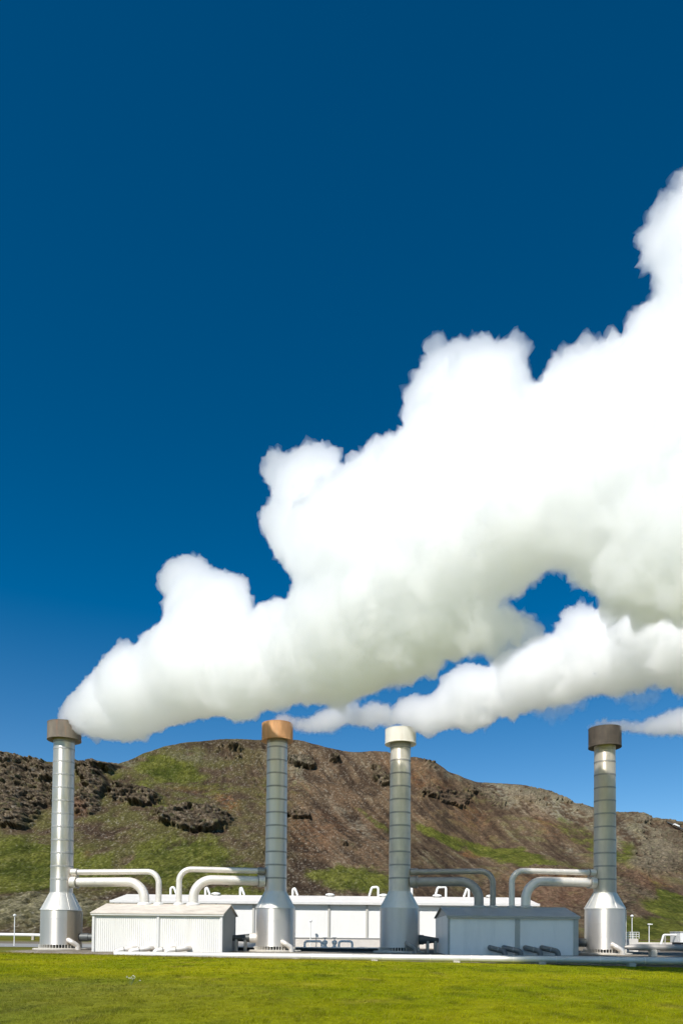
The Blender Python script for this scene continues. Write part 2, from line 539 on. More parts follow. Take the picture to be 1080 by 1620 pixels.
# ------------------------------------------------------------------ hills
RIDGE = [(-400, 1235), (-200, 1215), (-60, 1200), (0, 1196), (18, 1196), (32, 1200), (50, 1210), (62, 1207), (85, 1207), (120, 1206), (150, 1204), (187, 1207), (205, 1200), (230, 1190), (260, 1181), (290, 1174), (340, 1170),
         (400, 1171), (450, 1170), (480, 1173), (520, 1184), (560, 1192), (590, 1191), (612, 1191), (640, 1198), (665, 1200), (690, 1208), (708, 1221), (735, 1232), (755, 1239), (800, 1243), (830, 1247),
         (850, 1252), (870, 1255), (885, 1262), (905, 1273), (935, 1280), (980, 1288), (1000, 1287), (1013, 1291), (1030, 1298), (1060, 1300), (1080, 1303), (1200, 1318), (1400, 1340), (1700, 1370)]
RD = [(-400, 340), (0, 340), (150, 350), (190, 360), (300, 420), (420, 470), (700, 480), (760, 520), (900, 470), (1000, 430), (1080, 430), (1700, 420)]
def interp(tab, x): return np.interp(x, [t[0] for t in tab], [t[1] for t in tab])

def blob(px, py, cx, cy, rx, ry, ang=0, soft=0.6):
    a = math.radians(ang); dx, dy = px - cx, py - cy
    u = (dx * math.cos(a) + dy * math.sin(a)) / rx; v = (-dx * math.sin(a) + dy * math.cos(a)) / ry
    return 1 - sstep(1 - soft, 1 + soft * 0.6, np.sqrt(u * u + v * v))

def hill_points(px, t):
    """px: column measured in the photo, t: 0 at the foot .. 1 at the ridge (>1 behind it)"""
    foot_y = 1484.0 + 0.0087 * (px - 540)
    ry = interp(RIDGE, px); rd = interp(RD, px)
    fd = 118 + 0 * px
    tt = np.clip(t, 0, 1)
    py = foot_y + (ry - foot_y) * tt
    D = fd + (rd - fd) * tt ** 0.95
    x = (px - CX) / FPX; yv = (CY - py) / FPX
    dx = F.x + Rv.x * x + Uv.x * yv; dy = F.y + Rv.y * x + Uv.y * yv; dz = F.z + Rv.z * x + Uv.z * yv
    k = D / dy
    P = np.stack([dx * k, dy * k, EYE.z + dz * k], 1)
    over = np.clip(t - 1, 0, None)
    P[:, 1] += over * 900
    P[:, 2] -= over * 500
    return P, py

def make_hills():
    px = np.concatenate([np.arange(-380, -20, 3.0), np.arange(-20, 1100, 1.15), np.arange(1100, 1500, 3.0)])
    t = np.concatenate([np.linspace(0, 1, 330), [1.006, 1.015, 1.03, 1.07, 1.15, 1.3]])
    PX, T = np.meshgrid(px, t)
    PX, T = PX.ravel(), T.ravel()
    P, PY = hill_points(PX, T)
    D = P[:, 1]
    # --- masks
    Q = P * np.array([1.0, 0.33, 1.15])
    w1 = fbm(Q * 0.035, 4); w2 = fbm(Q * 0.12 + 50, 4); w3 = fbm(Q * 0.5 + 90, 3)
    wx = PX + 22 * w1 + 9 * w2 + 3 * w3; wy = PY + 14 * fbm(Q * 0.04 + 20, 4) + 6 * fbm(Q * 0.15 + 70, 3)
    Bm = lambda *a, **k: blob(wx, wy, *a, **k)
    rock = np.zeros(len(PX))
    for a, s_ in (((20, 1250, 62, 62), 1), ((75, 1240, 30, 35), .9), ((142, 1252, 22, 40, 20), 1), ((210, 1258, 48, 20, 15), .8), ((310, 1297, 72, 17, 5), 1), ((160, 1212, 40, 8), .7),
                  ((483, 1207, 25, 8, 8), 1), ((472, 1289, 22, 6), .9), ((535, 1203, 14, 10, 0), .6), ((602, 1228, 16, 12, 30), .9), ((700, 1256, 55, 9, 15), .8), ((775, 1268, 34, 10, 28), .9),
                  ((850, 1262, 60, 10, 12), .7), ((925, 1283, 40, 12, 18), .8), ((1005, 1300, 40, 12, 8), .5), ((880, 1385, 60, 9, 5), .8), ((905, 1425, 90, 22, 15), .95),
                  ((1040, 1350, 60, 45, 0), .55), ((1060, 1310, 40, 16), .4), ((780, 1398, 50, 7, 5), .6), ((60, 1440, 100, 33), .6), ((150, 1440, 40, 30), .4), ((-100, 1260, 90, 60), 1),
                  ((560, 1345, 20, 5, 40), .5), ((550, 1430, 60, 8), .3), ((440, 1350, 20, 30), .4), ((370, 1195, 40, 12), .35), ((960, 1430, 50, 20), .8), ((1000, 1400, 50, 22, 30), .6), ((680, 1208, 30, 6, 20), .5),
                  ((1250, 1380, 140, 60), .7)):
        rock = np.maximum(rock, s_ * Bm(*a))
    grs = np.zeros(len(PX))
    for a, s_ in (((50, 1365, 110, 48), 1), ((165, 1375, 60, 34), .85), ((290, 1365, 88, 50), 1), ((270, 1215, 55, 16, 8), 1), ((200, 1235, 60, 14), .5), ((240, 1275, 30, 26), .5), ((375, 1385, 40, 30), .8),
                  ((440, 1250, 70, 50), .35), ((560, 1395, 90, 24, 5), .8), ((600, 1300, 50, 8, 38), .6), ((700, 1318, 60, 9, 28), .8), ((800, 1352, 90, 20, 17), 1), ((880, 1375, 60, 12, 10), .6),
                  ((920, 1320, 60, 18, 30), .5), ((1000, 1350, 28, 28, 40), .8), ((960, 1350, 60, 16, 30), .6), ((1050, 1428, 60, 24, 28), 1), ((1010, 1465, 90, 22), .9), ((1040, 1325, 30, 16), .4), ((700, 1440, 250, 26), .6),
                  ((200, 1450, 140, 22), .8), ((-100, 1390, 100, 60), .9), ((1250, 1450, 160, 40), .9), ((350, 1420, 120, 20), .8), ((330, 1240, 60, 25, 20), .4)):
        grs = np.maximum(grs, s_ * Bm(*a))
    brown_streak = Bm(198, 1362, 36, 11, -45)
    grs = grs * (1 - 0.8 * brown_streak) * (1 - 0.85 * sstep(0.2, 0.7, rock))
    tan = np.zeros(len(PX))
    for a, s_ in (((800, 1252, 60, 12, 10), .9), ((880, 1285, 120, 16, 14), .8), ((720, 1232, 50, 9, 25), .5), ((1010, 1335, 60, 48), .6), ((300, 1205, 60, 9, -5), .3), ((455, 1215, 40, 22), .5), ((560, 1300, 12, 60, -45), .5), ((70, 1442, 110, 30), .6), ((215, 1205, 40, 8), .6),
                  ((900, 1340, 30, 8, 40), .4), ((1040, 1300, 70, 10), .6)):
        tan = np.maximum(tan, s_ * Bm(*a))
    red = np.zeros(len(PX))
    for a, s_ in (((362, 1270, 30, 14, 30), 1), ((130, 1350, 18, 8, -50), 1), ((745, 1352, 24, 5, 15), 1), ((870, 1410, 100, 28, 5), .7), ((1020, 1395, 60, 16, 20), .7), ((660, 1225, 70, 20, 25), .5),
                  ((500, 1320, 50, 40), .4), ((740, 1285, 50, 14, 30), .5), ((860, 1295, 60, 14, 35), .5), ((125, 1275, 15, 12), .8), ((300, 1245, 40, 8), .4)):
        red = np.maximum(red, s_ * Bm(*a))
    # down-slope streaks: noise stretched along the fall line, which leans right on the right and left on the left
    lean = np.interp(PX, [-300, 250, 420, 1400], [-0.9, -0.7, 0.9, 1.4])
    sc = (PX - lean * (PY - 1300)) 
    st = fbm(np.stack([sc * 0.09, PY * 0.012, PX * 0], 1), 4) 
    st2 = fbm(np.stack([sc * 0.3 + 30, PY * 0.03, PX * 0], 1), 3)
    # --- colours (albedo)
    scree_d, scree_m, scree_l = c3(0.058, 0.039, 0.025), c3(0.125, 0.086, 0.052), c3(0.20, 0.17, 0.115)
    c = mixc(scree_d, scree_m, sstep(-0.32, 0.28, 0.8 * st * (0.25 + 0.75 * sstep(300, 480, PX)) + 0.5 * w1 + 0.4 * w2))
    c = mixc(c, scree_l, 0.65 * sstep(0.15, 0.55, (st2 + 0.5 * st) * sstep(300, 480, PX) + 0.5 * w3 + 0.3 * w2))
    dark = np.maximum(np.maximum(Bm(450, 1370, 70, 60), Bm(620, 1330, 120, 50, 35)), Bm(375, 1180, 110, 14))
    top_ = Bm(375, 1180, 110, 14)
    c = c * (1 - 0.3 * dark)[:, None]
    c = mixc(c, c3(0.15, 0.088, 0.048), 0.5 * np.maximum(Bm(520, 1290, 150, 70, 30), Bm(700, 1290, 110, 35, 28)) * sstep(-0.3, 0.3, w2 + st))
    # olive film of moss
    c = mixc(c, c3(0.085, 0.085, 0.022), 0.75 * (1 - 0.8 * top_) * sstep(-0.1, 0.5, w2 + 0.4 * w1 + 0.25) * sstep(520, 300, PX))
    c = mixc(c, c3(0.10, 0.10, 0.03), 0.45 * sstep(-0.1, 0.45, w2 + 0.3 * st) * sstep(560, 820, PX))
    c = mixc(c, c3(0.22, 0.20, 0.145), 0.8 * tan * sstep(-0.3, 0.3, w3 + w2))
    c = mixc(c, c3(0.20, 0.085, 0.035), 0.62 * red * sstep(-0.4, 0.3, w2 + w3))
    gcol = mixc(c3(0.052, 0.062, 0.010), c3(0.105, 0.108, 0.020), sstep(-0.4, 0.4, w2 + 0.5 * st2))
    gcol = mixc(gcol, c3(0.17, 0.16, 0.05), 0.5 * sstep(0.15, 0.5, w3))
    c = mixc(c, gcol, np.clip(sstep(0.25, 0.75, grs + 0.35 * w2 + 0.25 * w3 + 0.1 * st2), 0, 1))
    rk = sstep(0.25, 0.6, rock + 0.35 * w2 + 0.25 * w3)
    rn = fbm(Q * 0.9 + 11, 3)
    rc = mixc(c3(0.036, 0.027, 0.018), c3(0.135, 0.102, 0.066), sstep(-0.4, 0.4, rn + 0.5 * w2))
    rc = mixc(rc, c3(0.13, 0.13, 0.05), 0.5 * sstep(0.1, 0.5, w3))
    rc = mixc(rc, c3(0.24, 0.21, 0.145), 0.6 * tan)
    lava = Bm(70, 1445, 170, 38)
    rc = mixc(rc, mixc(c3(0.07, 0.068, 0.025), c3(0.20, 0.18, 0.10), sstep(-0.3, 0.3, w3 + 0.5 * rn)), 0.75 * lava)
    rc = mixc(rc, c3(0.17, 0.085, 0.05), 0.6 * red)
    c = mixc(c, rc, rk)
    # --- relief
    right = sstep(330, 480, PX)
    fine = (0.45 + 0.55 * sstep(760, 500, PX)) * fbm(Q * 1.7 + 8, 2); f2 = fbm(Q * 0.55 + 60, 3)
    c = c * (1 + 0.8 * fine + 0.6 * f2)[:, None]
    c = mixc(c, c3(0.27, 0.24, 0.19), 0.7 * sstep(0.26, 0.5, fine + 0.3 * f2) * (1 - 0.7 * np.clip(grs, 0, 1)))
    c = np.clip(c, 0.008, 0.5)
    edge = sstep(0, 0.04, T) * (1 - 0.6 * sstep(0.97, 1.0, T))
    Qr = Q * np.array([0.8, 1.0, 1.7])
    rid = ridged(Qr * 0.055, 5, 0.55)
    blk = ridged(Qr * 0.2 + 33, 3, 0.5)
    big = fbm(Q * 0.012 + 5, 3)
    sfac = D / 300
    h = edge * (big * 5.0 * sfac + 1.6 * w1 * sfac + 0.9 * w2 + 0.35 * w3 + right * (st * 0.35 + 0.15 * st2))
    hr = edge * rk * (2.2 * rid + 0.9 * blk + 0.35 * rn) * sfac * (1 + 0.55 * sstep(480, 380, PX)) * (1 - 0.5 * sstep(560, 760, PX))
    P[:, 2] += h + 0.35 * hr
    P[:, 1] -= 2.3 * hr + 0.3 * h
    P[:, 0] += edge * rk * 0.8 * ridged(Q * 0.15 + 70, 3) * sfac
    # fine lumps everywhere
    fl = fbm(Q * 1.1 + 3, 2)
    P[:, 2] += edge * fl * 0.30 * sfac * (0.5 + rk)
    P[T == 0, 2] -= 6.0
    mt = attr_mat('hillside', bump=1.0, scale=1.1, var=0.6)
    ho = np_mesh('hills', P, grid_faces(len(px), len(t)), mt, {'col': c})
    tag(ho, kind='structure')
make_hills()

# ------------------------------------------------------------------ chimneys
def band_proto(c, z, r):
    bm = bmesh.new()
    lathe(bm, c, [(r - 0.01, z - .01), (r + 0.022, z), (r + 0.022, z + 0.15), (r - 0.01, z + 0.16)], 56, cap=False)
    return bm

CH = [
    dict(px=96, ytop=1140, ycap=1176, cone=(1413, 1440), cap='cap_grey', stack='steel', capr=1.56,
         label='leftmost chimney, bright silver stack with a dull grey cap rusted orange at its edge', beige=True),
    dict(px=435, ytop=1141, ycap=1177, cone=(1411, 1437), cap='cap_rust', stack='steel', capr=1.50,
         label='chimney with an orange rusty cap beside the cream corrugated shed', beige=False),
    dict(px=631, ytop=1150, ycap=1182, cone=(1411, 1437), cap='cap_white', stack='steel_warm', capr=1.49,
         label='chimney with a cream white cap, left of the grey shed', beige=False),
    dict(px=956, ytop=1148, ycap=1187, cone=(1413, 1438), cap='cap_brown', stack='steel_dull', capr=1.52,
         label='rightmost chimney, grey stack with a dark brown cap, right of the grey shed', beige=False),
]
YT = 70.0
def drum_tube_pt(c, r, ang, z):
    return Vector((c[0] + r * math.sin(ang), c[1] - r * math.cos(ang), z))

for i, k in enumerate(CH):
    base = at(k['px'], 1506, YT)
    c = (base.x, YT)
    root = empty('steam_chimney', (c[0], c[1], 0.0))
    tag(root, k['label'], 'chimney', 'steam chimneys of the power plant')
    zt = lambda py: at(k['px'], py, YT).z
    z_ct, z_cb = zt(k['cone'][0]), zt(k['cone'][1])
    z_cap0, z_cap1 = zt(k['ycap'] - 4), zt(k['ytop'] + 5)
    rd, rs0, rs1 = 1.86, 1.05, 0.97
    # plinth, skirt, drum
    bm = bmesh.new(); lathe(bm, c, [(2.5, -0.25), (2.5, 0.10), (2.44, 0.14)], 48)
    mesh_obj('plinth', bm, M['concrete'], root)
    bm = bmesh.new(); lathe(bm, c, [(1.62, 0.14), (1.62, 0.5)], 48)
    mesh_obj('skirt', bm, M['black'], root)
    bm = bmesh.new()
    lathe(bm, c, [(2.0, 0.145), (2.0, 0.18), (1.66, 0.181)], 56)
    for q in range(44):
        a = 2 * PI * q / 44
        v = box(bm, -0.025, 0.025, -1.97, -1.6, 0.18, 0.485)
        bmesh.ops.rotate(bm, verts=v, cent=(0, 0, 0), matrix=Matrix.Rotation(a, 3, 'Z'))
        bmesh.ops.translate(bm, verts=v, vec=(c[0], c[1], 0))
    mesh_obj('base_ring', bm, M['steel_cone'], root)
    bm = bmesh.new()
    lathe(bm, c, [(rd, 0.49), (rd, 1.7), (rd + .012, 1.705), (rd + .012, 1.74), (rd, 1.745), (rd, 2.95), (rd + .012, 2.955), (rd + .012, 2.99), (rd, 2.995), (rd, z_cb - 0.02)], 96)
    mesh_obj('drum', bm, M['steel'], root, smooth=True)
    if k['beige']:
        bm = bmesh.new()
        a0, a1, nn = math.radians(38), math.radians(104), 20
        prv = None
        for q in range(nn + 1):
            a = a0 + (a1 - a0) * q / nn
            lo, hi = bm.verts.new(drum_tube_pt(c, rd + 0.02, a, 0.5)), bm.verts.new(drum_tube_pt(c, rd + 0.02, a, z_cb - 0.05))
            if prv: bm.faces.new((prv[0], lo, hi, prv[1]))
            prv = (lo, hi)
        bmesh.ops.solidify(bm, geom=list(bm.faces), thickness=0.012)
        p_ = mesh_obj('panel', bm, M['beige_panel'], root, smooth=True)
    # cone with standing seams
    bm = bmesh.new()
    lathe(bm, c, [(rd + 0.045, z_cb - 0.03), (rd + 0.045, z_cb + 0.03), (rs0 + 0.03, z_ct - 0.02), (rs0 + 0.03, z_ct + 0.03), (rs0 - .02, z_ct + 0.035)], 96)
    mesh_obj('cone', bm, M['steel_cone'], root, smooth=True)
    for q in range(12):
        a = 2 * PI * q / 12 + 0.25
        bm = bmesh.new()
        tube(bm, [drum_tube_pt(c, rd + 0.045, a, z_cb + 0.03), drum_tube_pt(c, rs0 + 0.035, a, z_ct)], 0.018, 6)
        mesh_obj('seam', bm, M['steel_cone'], root)
    # stack: rings slightly different in size so each course catches the light its own way
    zs = np.arange(z_ct + 0.02, z_cap0, 1.26)
    prof = []
    nb = len(zs)
    for q in range(nb):
        f0 = (zs[q] - zs[0]) / (z_cap0 - zs[0])
        z1 = zs[q + 1] if q + 1 < nb else z_cap0 + 0.25
        r = rs0 + (rs1 - rs0) * f0 + random.uniform(-0.004, 0.004)
        prof += [(r, zs[q] + 0.001), (r - 0.004, z1 - 0.001)]
    bm = bmesh.new(); lathe(bm, c, prof, 72)
    mesh_obj('stack', bm, M[k['stack']], root, smooth=True)
    for q in range(1, nb):
        f0 = (zs[q] - zs[0]) / (z_cap0 - zs[0])
        mesh_obj('band', band_proto(c, zs[q] - 0.07, rs0 + (rs1 - rs0) * f0), M['band_light'] if i == 0 else M['band'], root, smooth=True)
    # cap: open ring, wider than the stack, held by a dark collar
    cr = k['capr']
    bm = bmesh.new()
    lathe(bm, c, [(rs1 - 0.05, z_cap0 + 0.12), (cr - 0.10, z_cap0 + 0.02), (cr + 0.02, z_cap0), (cr + 0.02, z_cap0 + 0.10), (cr, z_cap0 + 0.12), (cr, z_cap1 - 0.06),
                  (cr + 0.015, z_cap1 - 0.05), (cr + 0.015, z_cap1), (cr - 0.05, z_cap1 + 0.01), (cr - 0.06, z_cap0 + 0.25), (0.4, z_cap0 + 0.22)], 72, cap=False)
    mesh_obj('cap', bm, M[k['cap']], root, smooth=True)
    bm = bmesh.new(); lathe(bm, c, [(rs1 + 0.03, z_cap0 - 0.28), (rs1 + 0.03, z_cap0 + 0.10)], 56)
    mesh_obj('collar', bm, M['band'] if i != 3 else M['steel_dull'], root, smooth=True)
    # drain elbow at the foot of the drum, to the right of the side facing us
    bm = bmesh.new()
    a = math.radians(22) - math.atan2(c[0], YT)
    p0, p1 = drum_tube_pt(c, rd - 0.1, a, 0.95), drum_tube_pt(c, rd + 0.42, a + 0.03, 0.80)
    p2 = drum_tube_pt(c, rd + 0.62, a + 0.26, 0.42); p3 = Vector((p2.x + 0.06, p2.y, 0.0))
    tube(bm, fillet([p0, p1, p2, p3], 0.3, 6), 0.23, 16)
    mesh_obj('drain_pipe', bm, M['pipe_white'] if i < 2 or i == 3 else M['pipe_grey'], root, smooth=True)
    # thin conduit up the right side of the drum
    bm = bmesh.new()
    a = math.radians(96) - math.atan2(c[0], YT) * 0.9
    tube(bm, [drum_tube_pt(c, rd + 0.07, a, 0.15), drum_tube_pt(c, rd + 0.07, a, z_cb - 0.1)], 0.035, 8)
    mesh_obj('conduit', bm, M['white_trim'], root)
    k['c'] = c; k['rd'] = rd; k['rs'] = rs0; k['z_top'] = z_cap1

# ------------------------------------------------------------------ sheds
def corrugated(bm, p0, p1, z0, z1f, pitch=0.18, depth=0.035, nrm=(0, -1)):
    """ribbed sheet from p0 to p1 (plan), z1f(s) = top height at 0..1"""
    L = math.hypot(p1[0] - p0[0], p1[1] - p0[1]); n = max(2, int(L / pitch))
    pts = []
    for q in range(n):
        for ds, dd in ((0.0, 0), (0.42, 0), (0.55, 1), (0.87, 1)):
            pts.append(((q + ds) / n, dd))
    pts.append((1.0, 0))
    prv = None
    for s_, dd in pts:
        x = p0[0] + (p1[0] - p0[0]) * s_ - nrm[0] * depth * dd * -1
        y = p0[1] + (p1[1] - p0[1]) * s_ + nrm[1] * depth * dd
        a, b = bm.verts.new((x, y, z0)), bm.verts.new((x, y, z1f(s_)))
        if prv: bm.faces.new((prv[0], a, b, prv[1]))
        prv = (a, b)

def slab(bm, quad, th):
    """quad of 4 points, thickened downwards"""
    q = [Vector(p) for p in quad]
    top = [bm.verts.new(p) for p in q]; bot = [bm.verts.new(p - Vector((0, 0, th))) for p in q]
    bm.faces.new(top); bm.faces.new(list(reversed(bot)))
    for a in range(4):
        b = (a + 1) % 4
        bm.faces.new((top[a], bot[a], bot[b], top[b]))

def prism_house(bm, x0, x1, y0, y1, z0, ze, yr, zr, in_=0.0):
    """closed gabled body"""
    def pt(x): return [bm.verts.new((x, y0, z0)), bm.verts.new((x, y0, ze)), bm.verts.new((x, yr, zr)), bm.verts.new((x, y1, ze)), bm.verts.new((x, y1, z0))]
    a, b = pt(x0), pt(x1)
    bm.faces.new(list(reversed(a))); bm.faces.new(b)
    for k in range(5):
        bm.faces.new((a[k], a[(k + 1) % 5], b[(k + 1) % 5], b[k]))

SY0, SY1, SYR = 64.0, 72.3, 68.15
def shed(x0, x1, wallm, roofm, trimm, gablem, ribbed, mids, label, group):
    ze, zr = 3.42, 4.32
    root = empty('valve_shed', ((x0 + x1) / 2, (SY0 + SY1) / 2, 0)); tag(root, label, 'shed', group)
    bm = bmesh.new(); prism_house(bm, x0 + .05, x1 - .05, SY0 + .10, SY1 - .1, -0.3, ze - .04, SYR, zr - .06)
    mesh_obj('wall', bm, gablem, root)
    if ribbed:
        bm = bmesh.new(); corrugated(bm, (x0 + .2, SY0 + 0.06), (x1 - .2, SY0 + 0.06), -0.3, lambda s_: ze - .12)
        mesh_obj('front_cladding', bm, wallm, root)
        bm = bmesh.new()
        corrugated(bm, (x1 - .03, SY0 + .1), (x1 - .03, SY1 - .1), -0.3, lambda s_: (ze + (zr - ze) * (1 - abs(s_ - .5) * 2)) - .1, 0.5, 0.0)
        for q in range(1, 16):
            yv = SY0 + .1 + q * (SY1 - SY0 - .2) / 16
            top = ze + (zr - ze) * (1 - abs((yv - SYR) / (SYR - SY0))) - .12
            box(bm, x1 - .03, x1 + .015, yv - .04, yv + .04, -0.3, top)
        mesh_obj('gable_cladding', bm, gablem, root)
    else:
        bm = bmesh.new(); box(bm, x0 + .2, x1 - .2, SY0 + .03, SY0 + .09, -0.3, ze - .12)
        mesh_obj('front_cladding', bm, wallm, root)
        bm = bmesh.new()                       # rounded left end
        pts = []
        r = 0.75
        for q in range(13):
            a = PI * 1.5 - (PI / 2) * q / 12
            pts.append((x0 + r + r * math.cos(a), SY0 + r + r * math.sin(a) + .02))
        pts.append((x0 + 0.0, SY1 - .1))
        prv = None
        for x, y in pts:
            top = ze + (zr - ze) * (1 - abs((y - SYR) / (SYR - SY0))) - .1
            a, b = bm.verts.new((x - .02, y, -0.3)), bm.verts.new((x - .02, y, max(top, ze - .12)))
            if prv: bm.faces.new((prv[0], prv[1], b, a))
            prv = (a, b)
        mesh_obj('end_cladding', bm, M['wall_grey'], root, smooth=True)
    ov, ox = 0.22, 0.14
    for nm, ya, yb in (('roof', SY0 - ov, SYR), ('roof', SYR + .002, SY1 + ov)):
        bm = bmesh.new()
        sl = (zr - ze) / (SYR - SY0)
        za = zr - abs(SYR - ya) * sl + .06; zb = zr - abs(yb - SYR) * sl + .06
        slab(bm, [(x0 - ox, ya, za), (x1 + ox, ya, za), (x1 + ox, yb, zb), (x0 - ox, yb, zb)], 0.09)
        mesh_obj(nm, bm, roofm, root)
    bm = bmesh.new(); rbox(bm, x0 - .1, x1 + .1, SY0 - .18, SY0 - .02, ze - .22, ze - .075, .015)
    mesh_obj('fascia', bm, trimm, root)
    bm = bmesh.new(); box(bm, x0 - .1, x1 + .1, SYR - .12, SYR + .12, zr + .045, zr + .085)
    mesh_obj('ridge_cap', bm, roofm, root)
    tw = 0.22 if ribbed else 0.42
    for xx, w in [(x0 + tw / 2, tw), (x1 - tw / 2, tw)] + [(mm, tw) for mm in mids]:
        if not ribbed and xx < x0 + 1: continue
        bm = bmesh.new(); rbox(bm, xx - w / 2, xx + w / 2, SY0 - .07, SY0 + .12, -0.3, ze - .225, .02)
        mesh_obj('wall_post', bm, trimm, root)
    return root

X = lambda px, py, Y: at(px, py, Y).x
s1 = shed(X(146, 1480, SY0), X(352, 1480, SY0), M['wall_beige'], M['roof_beige'], M['white_trim'], M['gable_grey'], True, [X(250, 1480, SY0)],
          'cream corrugated shed with a beige roof, between the two left chimneys', 'pipe sheds')
s2 = shed(X(708, 1480, SY0), X(914, 1480, SY0), M['wall_grey'], M['roof_grey'], M['trim_grey'], M['gable_grey'], False, [X(818, 1480, SY0)],
          'smooth blue-grey shed with three wall posts, between the two right chimneys', 'pipe sheds')

# short outlet pipes lying along the front walls
def outlet(root, pa, pb, mat, down):
    """from the wall at pa (px) sloping out and along to pb (px), then into the ground"""
    a = at(pa, 1499, SY0 + .2); b = at(pa + (pb - pa) * .12, 1500, SY0 - .5); d = at(pb, 1505, SY0 - 1.0)
    bm = bmesh.new()
    tube(bm, fillet([a, b, d, Vector((d.x + (0.12 if pb > pa else -0.12), d.y - .05, -0.35))], .30, 6), .24, 18)
    o = mesh_obj('outlet_pipe', bm, mat, root, smooth=True)
    bm = bmesh.new(); m_ = b.lerp(d, .55); dr = (d - b).normalized() * .05
    tube(bm, [m_ - dr, m_ + dr], .265, 18)
    mesh_obj('clamp', bm, M['band'], o)
    return o
for pa, pb in ((214, 185), (241, 207), (275, 246), (300, 264)): outlet(s1, pa, pb, M['pipe_white'], 1)
for pa, pb in ((774, 797), (796, 822), (830, 853), (856, 881)): outlet(s2, pa, pb, M['pipe_dull'], 1)

# ------------------------------------------------------------------ roof pipes between the sheds and the chimneys
def roof_pipe(k, side, yc, pxb, r, bend, mat, colm, label, collar_mat=None):
    c = CH[k]['c']; z = at(CH[k]['px'] + side * 25, yc, 69.3).z
    xs = c[0] + side * (CH[k]['rs'] - 0.05)
    B = at(pxb, 1431, SYR)
    p0 = Vector((xs, YT - 0.25, z)); p1 = Vector((B.x, SYR, z)); p2 = Vector((B.x, SYR, 4.2))
    root = empty('steam_pipe', (B.x, SYR, 4.35)); tag(root, label, 'pipe', 'pipes from the shed roofs to the chimneys')
    dirv = (p1 - p0).normalized()
    bm = bmesh.new(); tube(bm, fillet([p0 + dirv * .3, p1, p2], bend, 14), r, 24)
    mesh_obj('pipe', bm, mat, root, smooth=True)
    bm = bmesh.new(); tube(bm, [p0, p0 + dirv * .06, p0 + dirv * .62, p0 + dirv * .66], [r * 1.1, r * 1.27, r * 1.27, r * 1.05], 24)
    mesh_obj('collar', bm, collar_mat or mat, root, smooth=True)
    bm = bmesh.new(); tube(bm, [p0 + dirv * .64, p0 + dirv * .72], r * 1.32, 24)
    mesh_obj('clamp_ring', bm, M['band'], root, smooth=True)
    bm = bmesh.new(); lathe(bm, (B.x, SYR), [(r + .22, 4.26), (r + .22, 4.44), (r + .16, 4.47), (r + .02, 4.53)], 28)
    mesh_obj('roof_flange', bm, colm, root, smooth=False)
    # cladding joints
    L = (p1 - p0).length - bend
    nj = 5
    for q in range(1, nj):
        pj = p0 + dirv * (0.7 + (L - 0.9) * q / nj)
        bm = bmesh.new(); tube(bm, [pj - dirv * .03, pj + dirv * .03], r + .012, 24)
        mesh_obj('joint', bm, mat, root, smooth=True)
W, G_ = M['pipe_white'], M['pipe_grey']
roof_pipe(0, 1, 1379.5, 251, .27, 1.15, W, M['white_trim'], 'upper thin white pipe from the leftmost chimney to the cream shed roof')
roof_pipe(0, 1, 1395.5, 229, .44, 1.75, W, M['white_trim'], 'lower thick white pipe from the leftmost chimney to the cream shed roof')
roof_pipe(1, -1, 1377.5, 283, .27, 1.15, W, M['white_trim'], 'upper thin white pipe from the rusty-capped chimney to the cream shed roof', M['band'])
roof_pipe(1, -1, 1393.5, 306, .44, 1.75, W, M['white_trim'], 'lower thick white pipe from the rusty-capped chimney to the cream shed roof')
roof_pipe(2, 1, 1379, 779, .27, 1.15, G_, M['trim_grey'], 'upper thin grey pipe from the cream-capped chimney to the grey shed roof')
roof_pipe(2, 1, 1395, 757, .44, 1.75, G_, M['trim_grey'], 'lower thick grey pipe from the cream-capped chimney to the grey shed roof')
roof_pipe(3, -1, 1380, 809, .27, 1.15, W, M['trim_grey'], 'upper thin pipe from the brown-capped rightmost chimney to the grey shed roof')
roof_pipe(3, -1, 1396, 831, .44, 1.75, W, M['trim_grey'], 'lower thick pipe from the brown-capped rightmost chimney to the grey shed roof')

# dark horizontal ducts low between drums and sheds
def duct(k, side, xend, r0, r1, zc, label):
    c = CH[k]['c']
    a = Vector((c[0] + side * (CH[k]['rd'] - .1), YT, zc)); b = Vector((xend, YT, zc + (r1 - r0) * 0.2))
    root = empty('duct', ((a.x + b.x) / 2, YT, zc)); tag(root, label, 'duct', 'dark ducts between drums and sheds')
    bm = bmesh.new(); tube(bm, [a, a.lerp(b, .15), a.lerp(b, .3), b], [r0, r0, r0 * .96, r1], 20)
    mesh_obj('pipe', bm, M['pipe_dark'], root, smooth=True)
    q = a.lerp(b, .27)
    bm = bmesh.new(); tube(bm, [a, q], r0 * 1.12, 20)
    mesh_obj('sleeve', bm, M['pipe_white'] if k == 1 else M['pipe_dark'], root, smooth=True)
    for f_ in (.45, .8):
        p = a.lerp(b, f_)
        bm = bmesh.new(); rbox(bm, p.x - .12, p.x + .12, YT - .35, YT + .35, -.1, zc - r1 * .6, .02)
        mesh_obj('support', bm, M['concrete'], root)
x1a, x1b = X(146, 1480, SY0), X(352, 1480, SY0); x2a, x2b = X(708, 1480, SY0), X(914, 1480, SY0)
duct(0, 1, x1a + .2, .36, .36, 1.2, 'dark duct low between the leftmost chimney and the cream shed')
duct(1, -1, x1b - .1, .42, .26, 1.28, 'dark tapered duct low between the cream shed and the rusty-capped chimney')
duct(2, 1, x2a + .1, .42, .2, 1.25, 'dark tapered duct low between the cream-capped chimney and the grey shed')
duct(3, -1, x2b - .1, .36, .36, 1.1, 'dark duct low between the grey shed and the rightmost chimney')

